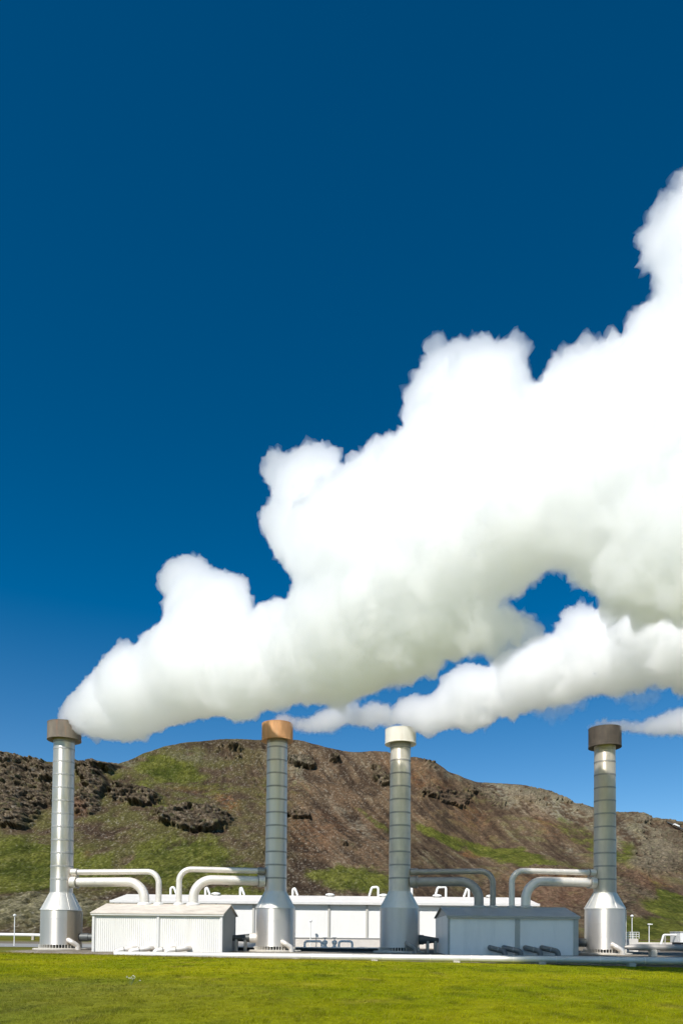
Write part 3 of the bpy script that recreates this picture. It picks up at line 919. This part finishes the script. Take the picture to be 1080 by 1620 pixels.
# ------------------------------------------------------------------ long pipe along the grass
def long_pipe():
    root = empty('ground_pipe', (0, 57.5, -0.12)); tag(root, 'long silver pipe running on the ground along the edge of the grass', 'pipe')
    pts = [Vector((X_, pipe_line(X_), -0.10 + 0.003 * X_)) for X_ in np.linspace(-19, 48, 45)]
    bm = bmesh.new(); tube(bm, pts, .27, 28)
    mesh_obj('pipe', bm, paint('long_pipe_cladding', (0.66, 0.63, 0.58), .4, .3, .08, .6, dirt=((.42, .38, .33), .5)), root, smooth=True)
    for q in range(1, 44, 2):
        a = pts[q]; d = (pts[q + 1] - pts[q]).normalized() * .04
        bm = bmesh.new(); tube(bm, [a - d, a + d], .282, 28)
        mesh_obj('joint', bm, M['pipe_white'], root, smooth=True)
    for X_ in np.arange(-16, 46, 6.2):
        bm = bmesh.new(); y_ = pipe_line(X_); zb = -0.36 + .003 * X_
        rbox(bm, X_ - .25, X_ + .25, y_ - .32, y_ + .32, -.62, zb + .06, .02)
        mesh_obj('support', bm, M['concrete'], root)
long_pipe()

# ------------------------------------------------------------------ long white hall behind
def hall():
    y0, yr, y1 = 90.0, 96.5, 103.0
    xl, xr = X(181, 1460, y0), X(846, 1460, y0)
    ze = at(540, 1428, y0).z; zr = at(540, 1418.5, yr).z; zp = at(540, 1484, y0).z
    root = empty('power_hall', ((xl + xr) / 2, yr, 0)); tag(root, 'long low white hall with tall wall panels behind the chimneys', 'building')
    bm = bmesh.new(); prism_house(bm, xl, xr, y0, y1, -.3, ze, yr, zr - .1)
    mesh_obj('wall', bm, M['white'], root)
    bm = bmesh.new(); box(bm, xl - .05, xr + .05, y0 - .14, y0 - .003, -.3, zp)
    mesh_obj('plinth', bm, M['plinth_wall'], root)
    bm = bmesh.new(); box(bm, xl - .06, xr + .06, y0 - .22, y0 - .143, zp - .05, zp + .06)
    mesh_obj('plinth_rail', bm, M['gable_grey'], root)
    sl = (zr - ze) / (yr - y0)
    for ya, yb in ((y0 - .5, yr), (yr + .003, y1 + .5)):
        bm = bmesh.new()
        slab(bm, [(xl - .4, ya, zr - abs(yr - ya) * sl + .08), (xr + .4, ya, zr - abs(yr - ya) * sl + .08), (xr + .4, yb, zr - abs(yb - yr) * sl + .08), (xl - .4, yb, zr - abs(yb - yr) * sl + .08)], .12)
        mesh_obj('roof', bm, M['roof_white'], root)
    bm = bmesh.new(); rbox(bm, xl - .42, xr + .42, y0 - .62, y0 - .503, ze - .27, ze + .06, .02)
    mesh_obj('fascia', bm, M['white_trim'], root)
    for px in (190, 225, 283, 342, 401, 460, 520, 580, 640, 697, 757, 815, 843):
        x = X(px, 1460, y0)
        bm = bmesh.new(); box(bm, x - .13, x + .13, y0 - .18, y0 - .145, zp + .065, ze - .1)
        box(bm, x - .09, x + .09, y0 - .145, y0 - .002, zp + .065, ze - .1)
        mesh_obj('wall_post', bm, M['post_grey'], root)
    # goosenecks and flat cowls on the roof
    for px, hgt, hook, ln in ((270, 15, 1, .45), (325, 14, 1, .25), (380, 14, 1, .2), (598, 15, -1, .85), (651, 15, -1, .5), (705, 15, -1, 1.1), (741, 12, -1, .3), (463, 13, 1, .3)):
        a = at(px, 1418, yr); zt_ = at(px, 1418 - hgt, yr).z
        bm = bmesh.new()
        tube(bm, fillet([Vector((a.x, yr, zr - .2)), Vector((a.x, yr, zt_)), Vector((a.x + hook * ln, yr, zt_ - .08)), Vector((a.x + hook * (ln + .35), yr, zr + .1))], .28, 6), .15, 14)
        mesh_obj('gooseneck_vent', bm, M['lamp_white'], root, smooth=True)
    for px in (343, 522, 606, 690, 774):
        a = at(px, 1418, yr)
        bm = bmesh.new(); lathe(bm, (a.x, yr - .6), [(.35, zr - .25), (.35, zr + .12), (.62, zr + .14), (.55, zr + .3), (.2, zr + .4)], 24)
        mesh_obj('roof_cowl', bm, M['lamp_white'], root, smooth=True)
M['roof_white'] = paint('pale_hall_roof', (0.76, 0.71, 0.65), .6, 0, .05, .5)
M['post_grey'] = paint('grey_panel_post', (0.50, 0.48, 0.43), .6, 0, .06, .5)
hall()

# raised walkway with small valves in front of the hall
def walkway():
    y0, y1 = 73.1, 74.7
    xa, xb = X(372, 1500, y0), X(601, 1500, y0)
    zt_ = at(540, 1499, y0).z
    root = empty('walkway', ((xa + xb) / 2, 74, 0)); tag(root, 'raised beige walkway slab in front of the white hall', 'walkway')
    bm = bmesh.new(); rbox(bm, xa, xb, y0, y1, zt_ - .1, zt_, .02); mesh_obj('slab', bm, M['plinth_wall'], root)
    bm = bmesh.new(); box(bm, xa + .2, xb - .2, y0 + .25, y1 - .2, -.3, zt_ - .103); mesh_obj('base', bm, M['black'], root)  # solid black block stands in for the shade of the gap under the slab
    # valve group
    y = 73.8
    def U(px0, px1, pyt, r, label):
        a, b = at(px0, 1490, y), at(px1, 1490, y); zt2 = at(px0, pyt, y).z
        bm = bmesh.new(); tube(bm, fillet([Vector((a.x, y, zt_)), Vector((a.x, y, zt2)), Vector((b.x, y, zt2)), Vector((b.x, y, zt_))], .28, 6), r, 12)
        o = mesh_obj('hoop_pipe', bm, M['lamp_white'], origin=(a.x, y, zt_), smooth=True); tag(o, label, 'pipe', 'small hoop pipes on the walkway')
    U(482, 509, 1489, .12, 'small bent pipe on the walkway just right of the rusty-capped chimney')
    U(536, 557, 1489, .12, 'small bent pipe on the walkway, left of the cream-capped chimney')
    def valve(px, label):
        a = at(px, 1490, y); rt = empty('valve', (a.x, y, zt_)); tag(rt, label, 'valve', 'valves on the walkway')
        zc = at(px, 1488, y).z
        bm = bmesh.new(); lathe(bm, (a.x, y), [(.26, zt_), (.26, zt_ + .08), (.16, zt_ + .1), (.18, zt_ + .3), (.27, zt_ + .42), (.27, zt_ + .6), (.12, zt_ + .72)], 18); mesh_obj('body', bm, M['lamp_white'], rt, smooth=True)
        bm = bmesh.new(); tube(bm, [(a.x, y, zt_ + .7), (a.x, y, zc + .32)], .045, 8); mesh_obj('spindle', bm, M['gable_grey'], rt)
        bm = bmesh.new()
        ring = [Vector((a.x + .22 * math.cos(t_), y + .22 * math.sin(t_), zc + .3)) for t_ in np.linspace(0, 2 * PI, 19)]
        tube(bm, ring, .03, 6, caps=False); tube(bm, [(a.x - .2, y, zc + .3), (a.x + .2, y, zc + .3)], .02, 6); tube(bm, [(a.x, y - .2, zc + .3), (a.x, y + .2, zc + .3)], .02, 6)
        mesh_obj('handwheel', bm, M['gable_grey'], rt)
    valve(514, 'left of the two small valves with handwheels on the walkway')
    valve(529, 'right of the two small valves with handwheels on the walkway')
walkway()

# ------------------------------------------------------------------ small things left and right
def lamp_post(px, pyt, pyb, Y_, label, arm=False):
    b = at(px, pyb, Y_); zb = float(ground_z(b.x, Y_)); t_ = at(px, pyt, Y_)
    root = empty('lamp_post', (b.x, Y_, zb)); tag(root, label, 'lamp post', 'lamp posts round the plant')
    bm = bmesh.new(); tube(bm, [(b.x, Y_, zb), (b.x, Y_, t_.z)], [.06, .045], 10); mesh_obj('pole', bm, M['lamp_white'], root)
    bm = bmesh.new()
    s_ = Y_ / 1150
    if arm:
        rbox(bm, b.x - 2.2 * s_, b.x + 2.4 * s_, Y_ - .15, Y_ + .15, t_.z - .02, t_.z + 1.8 * s_, .05)
        rbox(bm, b.x + 2.6 * s_, b.x + 5.2 * s_, Y_ - .12, Y_ + .12, t_.z, t_.z + 1.5 * s_, .03)
    else:
        lathe(bm, (b.x, Y_), [(.08, t_.z - .05), (2.4 * s_, t_.z), (2.6 * s_, t_.z + .12), (1.6 * s_, t_.z + 2.4 * s_), (.5 * s_, t_.z + 3 * s_)], 16)
    mesh_obj('lamp_head', bm, M['lamp_white'], root, smooth=not arm)
lamp_post(23, 1449, 1490, 84, 'white lamp post at the far left beside the road')
lamp_post(999, 1450, 1485, 92, 'round-headed white lamp post just right of the rightmost chimney')
lamp_post(1026, 1463, 1493, 92, 'flat double-headed white lamp post near the right edge', True)
lamp_post(491, 1458, 1487, 88.5, 'small pale lamp post in front of the white hall wall')

# white pipe across the far left, on little supports
def far_pipe():
    y = 104.0
    pts = [at(-160, 1476, y), at(0, 1478.5, y), at(60, 1479.5, y), at(140, 1480.5, y)]
    pts = [Vector((p.x, y, p.z)) for p in pts]
    root = empty('pipeline', (pts[1].x, y, pts[1].z)); tag(root, 'white pipeline crossing low behind the leftmost chimney', 'pipe')
    bm = bmesh.new(); tube(bm, pts, .24, 14); mesh_obj('pipe', bm, M['lamp_white'], root, smooth=True)
    for f_ in np.linspace(-44, -30, 4):
        bm = bmesh.new(); zz = float(ground_z(f_, y)); box(bm, f_ - .15, f_ + .15, y - .2, y + .2, zz - .3, pts[1].z - .1)
        mesh_obj('support', bm, M['concrete'], root)
far_pipe()

# second, darker pipe right of the last chimney, with its white elbow
def side_pipe():
    y = 63.5
    a = at(987, 1498.5, y); b = Vector((48, 60.5, a.z + .02)); a = Vector((a.x, y, a.z))
    root = empty('ground_pipe', (a.x, y, 0)); tag(root, 'short dark pipe on concrete blocks right of the rightmost chimney', 'pipe')
    bm = bmesh.new(); tube(bm, [a, a.lerp(b, .02), a.lerp(b, .06), b], [.12, .24, .28, .28], 20); mesh_obj('pipe', bm, M['pipe_grey'], root, smooth=True)
    for f_ in (.1, .3, .5, .7, .9):
        p = a.lerp(b, f_); bm = bmesh.new(); rbox(bm, p.x - .25, p.x + .25, p.y - .35, p.y + .35, -.2, p.z - .2, .02); mesh_obj('support', bm, M['concrete'], root)
side_pipe()

def right_platform():
    y = 84.0
    a, b = at(990, 1485, y), at(1005, 1485, y); zt_ = a.z; zb = float(ground_z(a.x, y))
    root = empty('railed_platform', ((a.x + b.x) / 2, y, zb)); tag(root, 'small white platform with a railing beside the rightmost chimney', 'platform')
    bm = bmesh.new(); rbox(bm, a.x, b.x, y - .7, y + .7, zb - .2, zt_, .02); mesh_obj('block', bm, M['plinth_wall'], root)
    bm = bmesh.new()
    x0, x1 = a.x - .15, b.x + .1
    for x in np.linspace(x0, x1, 5):
        for yy_ in (y - .65, y + .65): tube(bm, [(x, yy_, zt_), (x, yy_, zt_ + .75)], .03, 6)
    for z in (.25, .5, .75):
        for yy_ in (y - .65, y + .65): tube(bm, [(x0, yy_, zt_ + z), (x1, yy_, zt_ + z)], .028, 6)
    mesh_obj('railing', bm, M['lamp_white'], root)
right_platform()

def right_wall():
    y = 92.0
    a, b = at(1006, 1493, y), at(1130, 1494, y); zt_ = at(1040, 1491, y).z; zb = float(ground_z(a.x, y))
    bm = bmesh.new(); rbox(bm, a.x, b.x, y - .15, y + .15, zb - .3, zt_, .02)
    o = mesh_obj('low_wall', bm, M['plinth_wall'], origin=(a.x, y, zb)); tag(o, 'low cream kerb wall right of the lamp posts', 'wall')
right_wall()

def right_frame():
    y = 88.0
    g0 = float(ground_z(38, y)) - .1
    A, B = at(1047, 1480, y), at(1070, 1480, y); zt_ = at(1050, 1479, y).z
    root = empty('pipe_bracket', (A.x, y, g0)); tag(root, 'white slanted pipe bracket beside the white cabin at the right edge', 'bracket')
    bm = bmesh.new(); tube(bm, fillet([(A.x - .45, y, g0), (A.x + .15, y, zt_), (B.x, y, zt_)], .2, 5), .13, 10); mesh_obj('frame', bm, M['lamp_white'], root, smooth=True)
    bm = bmesh.new(); tube(bm, [(A.x + .35, y, zt_ - .1), (A.x + .25, y, g0)], .06, 8); mesh_obj('strut', bm, M['gable_grey'], root)
    bm = bmesh.new(); tube(bm, [(A.x + .2, y, g0 + .5), (A.x + .75, y, g0 + .55)], .16, 10); mesh_obj('valve_body', bm, M['lamp_white'], root, smooth=True)
    a = at(1068, 1475, y); b = at(1110, 1475, y); zb = at(1070, 1491, y).z
    root = empty('cabin', (a.x, y, g0)); tag(root, 'bright white cabin cut off by the right edge', 'cabin')
    bm = bmesh.new(); rbox(bm, a.x, b.x, y - 1.2, y + 1.5, zb, a.z, .04); mesh_obj('body', bm, M['lamp_white'], root)
    bm = bmesh.new(); box(bm, a.x + .15, b.x - .15, y - 1.0, y + 1.3, g0 - .2, zb - .003); mesh_obj('base', bm, M['black'], root)
    bm = bmesh.new(); rbox(bm, a.x - .06, b.x + .06, y - 1.28, y + 1.58, a.z + .003, a.z + .08, .02); mesh_obj('roof', bm, M['white_trim'], root)
right_frame()

# small white-flowered plant standing in the meadow
def flower(px, py, Y_, label, n_, sp, k_=5):
    b = at(px, py, Y_); zb = float(ground_z(b.x, Y_))
    rg = np.random.default_rng(int(px))
    root = empty('flowering_plant', (b.x, Y_, zb)); tag(root, label, 'plant', 'white-flowered plants in the grass')
    st_, hd = bmesh.new(), bmesh.new()
    for q in range(n_):
        x, y = b.x + rg.normal(0, sp), Y_ + rg.normal(0, sp); h_ = rg.uniform(.12, .3)
        tube(st_, [(b.x + (x - b.x) * .3, Y_ + (y - Y_) * .3, zb - .02), (x, y, zb + h_)], .006, 5)
        for w in range(k_):
            a = rg.uniform(0, 2 * PI); c_ = Vector((x + .03 * math.cos(a), y + .03 * math.sin(a), zb + h_ + rg.uniform(-.02, .03)))
            r_ = bmesh.ops.create_icosphere(hd, subdivisions=1, radius=.014); bmesh.ops.translate(hd, verts=r_['verts'], vec=c_)
    mesh_obj('stem', st_, M['leaf'], root); mesh_obj('flower_head', hd, M['flower'], root)
flower(206, 1562, 25.0, 'small white-flowered plant in the grass in front of the cream shed', 8, .14, 3)

# hillside pipeline at the right
def hill_pipe():
    pts = []
    for px, t_ in ((1030, .985), (1046, .965), (1060, .94), (1080, .90), (1110, .86), (1150, .82)):
        P_, _ = hill_points(np.array([float(px)]), np.array([t_])); pts.append(Vector(P_[0]) + Vector((0, -5, 1.4)))
    root = empty('pipeline', pts[0]); tag(root, 'dark pipeline descending the ridge at the far right', 'pipe')
    bm = bmesh.new(); tube(bm, pts, .4, 10); mesh_obj('pipe', bm, M['pipe_dark'], root, smooth=True)
    p = pts[2] + Vector((0, -2.0, -.5))
    bm = bmesh.new(); rbox(bm, -1.6, 1.6, -1, 1, -.45, .45, .1)
    bmesh.ops.rotate(bm, verts=bm.verts, cent=(0, 0, 0), matrix=Matrix.Rotation(math.radians(25), 3, 'Y')); bmesh.ops.translate(bm, verts=bm.verts, vec=p)
    o = mesh_obj('ridge_hut', bm, M['lamp_white'], origin=p); tag(o, 'tiny white hut beside the pipeline on the right ridge', 'hut')
hill_pipe()

# ------------------------------------------------------------------ steam
def poly_dist(px, py, poly):
    """signed distance, > 0 inside"""
    poly = np.array(poly, float); a = poly; b = np.roll(poly, -1, 0)
    d = np.full(len(px), 1e9); inside = np.zeros(len(px), bool)
    for (x0, y0), (x1, y1) in zip(a, b):
        ex, ey = x1 - x0, y1 - y0
        t = np.clip(((px - x0) * ex + (py - y0) * ey) / (ex * ex + ey * ey + 1e-9), 0, 1)
        d = np.minimum(d, np.hypot(px - x0 - t * ex, py - y0 - t * ey))
        cond = ((y0 > py) != (y1 > py))
        xi = x0 + (py - y0) * ex / (ey if abs(ey) > 1e-9 else 1e-9)
        inside ^= cond & (px < xi)
    return np.where(inside, d, -d)

def puffs(poly, depth, step=5.0, rmax=110, rmin=3.0, seed=1, jitter=0.35, rim=8.0, rimstep=9.0, bumps=1.0):
    rg = np.random.default_rng(seed)
    pl = np.array(poly); x0, y0 = pl.min(0); x1, y1 = pl.max(0)
    gx_, gy_ = np.meshgrid(np.arange(x0, x1, step), np.arange(y0, y1, step))
    gx_, gy_ = gx_.ravel() + rg.uniform(-2, 2, gx_.size), gy_.ravel() + rg.uniform(-2, 2, gx_.size)
    d = poly_dist(gx_, gy_, poly)
    k = d > rmin; gx_, gy_, d = gx_[k], gy_[k], d[k]
    o = np.argsort(-d + rg.uniform(0, 2, len(d)))
    acc = []
    ax = np.zeros((0, 3))
    for i in o:
        r = min(d[i], rmax)
        if len(ax):
            dist = np.hypot(ax[:, 0] - gx_[i], ax[:, 1] - gy_[i])
            if np.any((dist < 0.42 * np.maximum(r, 0.55 * ax[:, 2])) & (dist + r < ax[:, 2] + 0.35 * r)): continue
            local = np.max(np.where(dist < ax[:, 2], ax[:, 2], 0))
        else: local = 0
        ax = np.vstack([ax, [gx_[i], gy_[i], r]])
        D = depth(gx_[i])
        th = (local if local > r else 0) * D / FPX
        acc.append((gx_[i], gy_[i], r, D + rg.uniform(-jitter, jitter) * th))
    # knobbly rim: many small puffs along the outline
    cen = []
    for (xa, ya), (xb, yb) in zip(poly, poly[1:] + poly[:1]):
        L = math.hypot(xb - xa, yb - ya); n_ = max(1, int(L / rimstep))
        for q in range(n_):
            w = (q + rg.uniform(0, 1)) / n_
            cen.append((xa + (xb - xa) * w, ya + (yb - ya) * w, -(yb - ya) / (L + 1e-6), (xb - xa) / (L + 1e-6)))
    sg = 1 if poly_dist(np.array([cen[0][0] + cen[0][2] * 3]), np.array([cen[0][1] + cen[0][3] * 3]), poly)[0] > 0 else -1
    for x, y, nx, ny in cen:
        r = rim * rg.uniform(0.45, 1.7)
        xx, yy = x + sg * nx * r * 0.55, y + sg * ny * r * 0.55
        D = depth(xx); acc.append((xx, yy, r, D + rg.uniform(-1, 1) * r * D / FPX))
    # lumps over the front and back of the body
    big = [a for a in acc if a[2] > 28]
    for (x, y, r, D) in big:
        for q in range(int(bumps * min(6, r / 14))):
            v = rg.normal(size=3); v /= np.linalg.norm(v) + 1e-9
            rr = r * rg.uniform(0.22, 0.42); k_ = r - rr * 0.55
            if abs(v[1]) < 0.35: continue
            acc.append((x + v[0] * k_, y + v[2] * k_, rr * 0.95, D + v[1] * k_ * D / FPX))
    return acc

def build_plume(name, label, circles, voxel, shells, disp, mat_dens, seed, finel=0.0):
    V, Fc = [], []
    t = bmesh.new(); bmesh.ops.create_icosphere(t, subdivisions=3, radius=1.0)
    sv = np.array([v.co[:] for v in t.verts]); sf = np.array([[v.index for v in f.verts] for f in t.faces]); t.free()
    n0 = 0
    for px, py, r, D in circles:
        c = at(px, py, D); R_ = r * D / FPX
        V.append(sv * R_ + np.array(c)); Fc.append(sf + n0); n0 += len(sv)
    V = np.concatenate(V); Fc = np.concatenate(Fc)
    tmp = np_mesh('tmp_union', V, Fc, mat_dens[0])
    md = tmp.modifiers.new('r', 'REMESH'); md.mode = 'VOXEL'; md.voxel_size = voxel; md.adaptivity = 0
    dg = bpy.context.evaluated_depsgraph_get()
    ev = tmp.evaluated_get(dg); me = bpy.data.meshes.new_from_object(ev)
    bpy.data.objects.remove(tmp)
    # two rounds: smooth the union a little, then billow it outward with noise
    nv = len(me.vertices)
    co = np.zeros(nv * 3, np.float32); me.vertices.foreach_get('co', co); co = co.reshape(-1, 3).astype(float)
    ne = len(me.edges); ed = np.zeros(ne * 2, np.int32); me.edges.foreach_get('vertices', ed); ed = ed.reshape(-1, 2)
    deg = np.bincount(ed.ravel(), minlength=nv)[:, None].clip(1)
    def smooth(c_, n_):
        for _ in range(n_):
            s_ = np.zeros_like(c_)
            for ax_ in range(3):
                s_[:, ax_] = np.bincount(ed[:, 0], c_[ed[:, 1], ax_], nv) + np.bincount(ed[:, 1], c_[ed[:, 0], ax_], nv)
            c_ = 0.5 * c_ + 0.5 * s_ / deg
        return c_
    co = smooth(co, 1)
    me.vertices.foreach_set('co', co.astype(np.float32).ravel()); me.update()
    def normals(c_):
        me.vertices.foreach_set('co', c_.astype(np.float32).ravel()); me.update()
        nn = np.zeros(nv * 3, np.float32); me.vertices.foreach_get('normal', nn)
        return nn.reshape(-1, 3).astype(float)
    nr = smooth(normals(co), 2); nr /= np.linalg.norm(nr, axis=1, keepdims=True) + 1e-9
    # local size grows with distance from the chimney
    amp, freq = disp
    grow = amp(co)[:, None][:, 0]
    def billow(p, o_):
        s_, a, t_ = 0, 1.0, 0
        for q in range(o_):
            s_ = s_ + a * np.abs(pnoise(p * (2.05 ** q) + 5.1 * q)); t_ += a; a *= 0.58
        return s_ / t_
    root = None
    for si, (off, nf, na, md_) in enumerate(shells):
        b1 = billow(co * freq + seed, 5)
        b2 = fbm(co * freq * 2.6 + seed + 31 * si, 3)
        bh = billow(co * 1.15 + 17 + seed, 3)
        left = sstep(2, -14, co[:, 0]) * finel
        dsp = grow * (2.9 * (b1 - 0.28)) * (1 - 0.35 * left) + (0.45 + 0.45 * left) * (bh - 0.28) + off * grow + na * grow * b2
        c2 = co + nr * dsp[:, None]
        me2 = me.copy()
        me2.vertices.foreach_set('co', c2.astype(np.float32).ravel()); me2.update()
        me2.materials.clear(); me2.materials.append(mat_dens[si])
        me2.polygons.foreach_set('use_smooth', np.ones(len(me2.polygons), dtype=bool))
        nm = name if si == 0 else ('steam_fringe')
        o = bpy.data.objects.new(nm, me2)
        COL.objects.link(o)
        if si == 0:
            root = o
            if label: tag(o, label, 'steam plume', 'steam plumes blowing from the chimneys')
        else:
            o.parent = root
    print('plume', nm, 'verts', nv, 'puffs', len(circles))
    return root

def vol_mat(name, dens, col=(1.0, .9890, 1.0), g=0.6):
    mt = bpy.data.materials.new(name); mt.use_nodes = True; n = mt.node_tree; n.nodes.clear()
    o = n.nodes.new('ShaderNodeOutputMaterial'); v = n.nodes.new('ShaderNodeVolumeScatter')
    v.inputs['Color'].default_value = (*col, 1); v.inputs['Density'].default_value = dens; v.inputs['Anisotropy'].default_value = g
    n.links.new(v.outputs[0], o.inputs['Volume'])
    return mt

PL1 = [(92, 1140), (95, 1122), (118, 1095), (140, 1073), (158, 1058), (163, 1045), (178, 1036), (183, 1020), (198, 1012), (206, 1022), (220, 1022), (226, 1007), (256, 990), (262, 975), (258, 950),
       (265, 946), (252, 928), (254, 905), (270, 888), (292, 877), (315, 882), (332, 892), (340, 907), (362, 903), (382, 910), (395, 930), (399, 962), (396, 972), (412, 957), (437, 948), (455, 953), (468, 922),
       (452, 900), (436, 876), (424, 862), (411, 832), (410, 808), (424, 800), (434, 787), (420, 765), (417, 730), (428, 712), (442, 710), (455, 720), (490, 708), (508, 702), (528, 712), (546, 738), (552, 756), (556, 735),
       (560, 720), (572, 712), (590, 706), (612, 702), (630, 695), (641, 680), (637, 650), (638, 625), (652, 602), (672, 590), (682, 568), (686, 545), (710, 543), (728, 538), (738, 532), (750, 549), (775, 551), (800, 545), (822, 550),
       (834, 570), (840, 600), (838, 628), (842, 628), (858, 605), (872, 585), (900, 568), (935, 556), (968, 538), (990, 548), (996, 520), (1012, 500), (1030, 470), (1042, 452), (1036, 425), (1008, 412), (1004, 385), (1012, 355), (1030, 335),
       (1055, 330), (1068, 315), (1078, 275), (1110, 230), (1200, 160), (1330, 120), (1420, 300), (1420, 880), (1330, 930), (1200, 960), (1120, 975), (1060, 985), (1010, 978), (968, 966), (950, 952), (934, 928), (912, 906),
       (890, 896), (868, 905), (846, 925), (815, 940), (788, 944), (786, 960), (800, 968), (826, 960), (842, 972), (850, 992), (840, 1010), (815, 1028), (790, 1030), (780, 1036), (745, 1034), (722, 1045), (700, 1045), (672, 1066), (640, 1080),
       (612, 1084), (588, 1098), (562, 1110), (540, 1118), (518, 1112), (480, 1110), (440, 1118), (414, 1124), (395, 1138), (375, 1143), (350, 1132), (322, 1134), (290, 1142), (262, 1150), (238, 1158), (205, 1174), (180, 1168), (150, 1168), (130, 1160), (112, 1150)]
PL3 = [(622, 1143), (620, 1122), (632, 1106), (652, 1100), (680, 1102), (692, 1090), (696, 1072), (715, 1062), (735, 1048), (752, 1054), (775, 1056), (790, 1040), (812, 1030), (842, 1012), (860, 1005), (880, 1000), (884, 975),
       (898, 958), (918, 955), (936, 966), (950, 960), (975, 950), (1010, 925), (1060, 900), (1150, 915), (1300, 930), (1340, 1010), (1300, 1080), (1200, 1110), (1120, 1105), (1085, 1092), (1060, 1085), (1035, 1080), (1010, 1090), (975, 1098), (940, 1098), (905, 1108), (870, 1116),
       (835, 1122), (815, 1138), (790, 1132), (768, 1150), (745, 1158), (722, 1150), (700, 1156), (678, 1166), (662, 1158), (640, 1150)]
WISP = [(830, 1116, 10), (848, 1120, 13), (864, 1122, 15), (880, 1118, 17), (898, 1114, 16), (916, 1110, 14), (872, 1136, 8), (890, 1132, 9), (856, 1132, 7), (990, 1104, 11), (1010, 1106, 13), (1030, 1102, 12), (1004, 1120, 7)]
def wavy(cs, depth): return [(a, b, r, depth(a)) for a, b, r in cs]

if not QUICK_NO_STEAM:
    d1 = lambda px: float(np.interp(px, [105, 200, 300, 500, 700, 900, 1080, 1420], [70, 64.5, 59.2, 49.6, 42, 35.5, 32.5, 30]))
    d2 = lambda px: 70.0 - 6.0 * (px - 440) / 200.0
    d3 = lambda px: 70.0 - 18.0 * (px - 635) / 445.0
    d4 = lambda px: 70.0 - 4.0 * (px - 958) / 120.0
    W1, W2, W3 = vol_mat('steam_dense', 1.0), vol_mat('steam_fringe_mist', 0.45), vol_mat('steam_outer_mist', 0.12)
    c1 = puffs(PL1, d1, seed=3, rim=9.0, rimstep=11.0)
    g1 = lambda co: 0.20 + 0.55 * sstep(-26, 8, co[:, 0])
    build_plume('steam_plume', 'largest white steam plume, rising from the leftmost chimney across the sky to the right edge', c1, 0.24, [(-0.02, 1, .35, 0), (0.04, 1, 0.8, 0)], (g1, .62), [W1, W2], 3.3, 1.0)
    c3_ = puffs(PL3, d3, step=4.0, seed=5, rim=6.0, rimstep=7)
    g3 = lambda co: 0.22 + 0.5 * sstep(5, 22, co[:, 0])
    P3 = build_plume('steam_plume', 'white steam plume blowing right from the cream-capped chimney below the largest plume', c3_, 0.2, [(-0.02, 1, .35, 0), (0.1, 1, 1.2, 0)], (g3, .8), [vol_mat('steam_dense_low', 1.4), W2], 8.1)
    w_ = build_plume('steam_wisp', None, wavy(WISP, d3), 0.2, [(0.15, 1, .9, 0), (0.5, 1, 1.4, 0)], (lambda co: 0.4 + 0 * co[:, 0], .9), [vol_mat('steam_wisp', 0.16), vol_mat('steam_wisp_edge', 0.08)], 4.4)
    w_.parent = P3
    for q_ in list(w_.children): q_.parent = P3
    cs2 = [(446, 1141, 11), (458, 1139, 7), (470, 1145, 8), (482, 1147, 10), (494, 1146, 12), (507, 1142, 15), (520, 1138, 16), (533, 1134, 16), (541, 1125, 14), (552, 1132, 13), (566, 1134, 14), (580, 1132, 15), (592, 1128, 15), (604, 1130, 14), (614, 1136, 12), (560, 1118, 8), (590, 1142, 10)]
    g2 = lambda co: 0.25 + 0 * co[:, 0]
    build_plume('steam_plume', 'thin wispy steam plume drifting from the rusty-capped chimney to the cream-capped one', wavy([(a_, b_, c_ * 1.2) for a_, b_, c_ in cs2], d2), 0.13, [(-0.2, 1, .5, 0), (0.6, 1, 1.0, 0)], (g2, 1.1), [vol_mat('steam_thin', 1.5), vol_mat('steam_thin_mist', 0.3)], 1.7)
    cs4 = [(938, 1150, 5), (944, 1147, 6), (956, 1144, 8), (966, 1148, 9), (976, 1148, 9), (978, 1148, 8), (988, 1149, 9), (1000, 1150, 10), (1012, 1151, 11), (1024, 1150, 13), (1036, 1148, 16), (1050, 1146, 19), (1064, 1143, 21), (1080, 1142, 23), (1100, 1138, 26), (1125, 1130, 30), (1155, 1122, 34)]
    build_plume('steam_plume', 'small greyish steam plume leaving the brown-capped rightmost chimney', wavy(cs4, d4), 0.14, [(-0.2, 1, .5, 0), (0.6, 1, 1.0, 0)], (g2, 1.0), [vol_mat('steam_small', 1.6), vol_mat('steam_small_mist', 0.35)], 6.6)
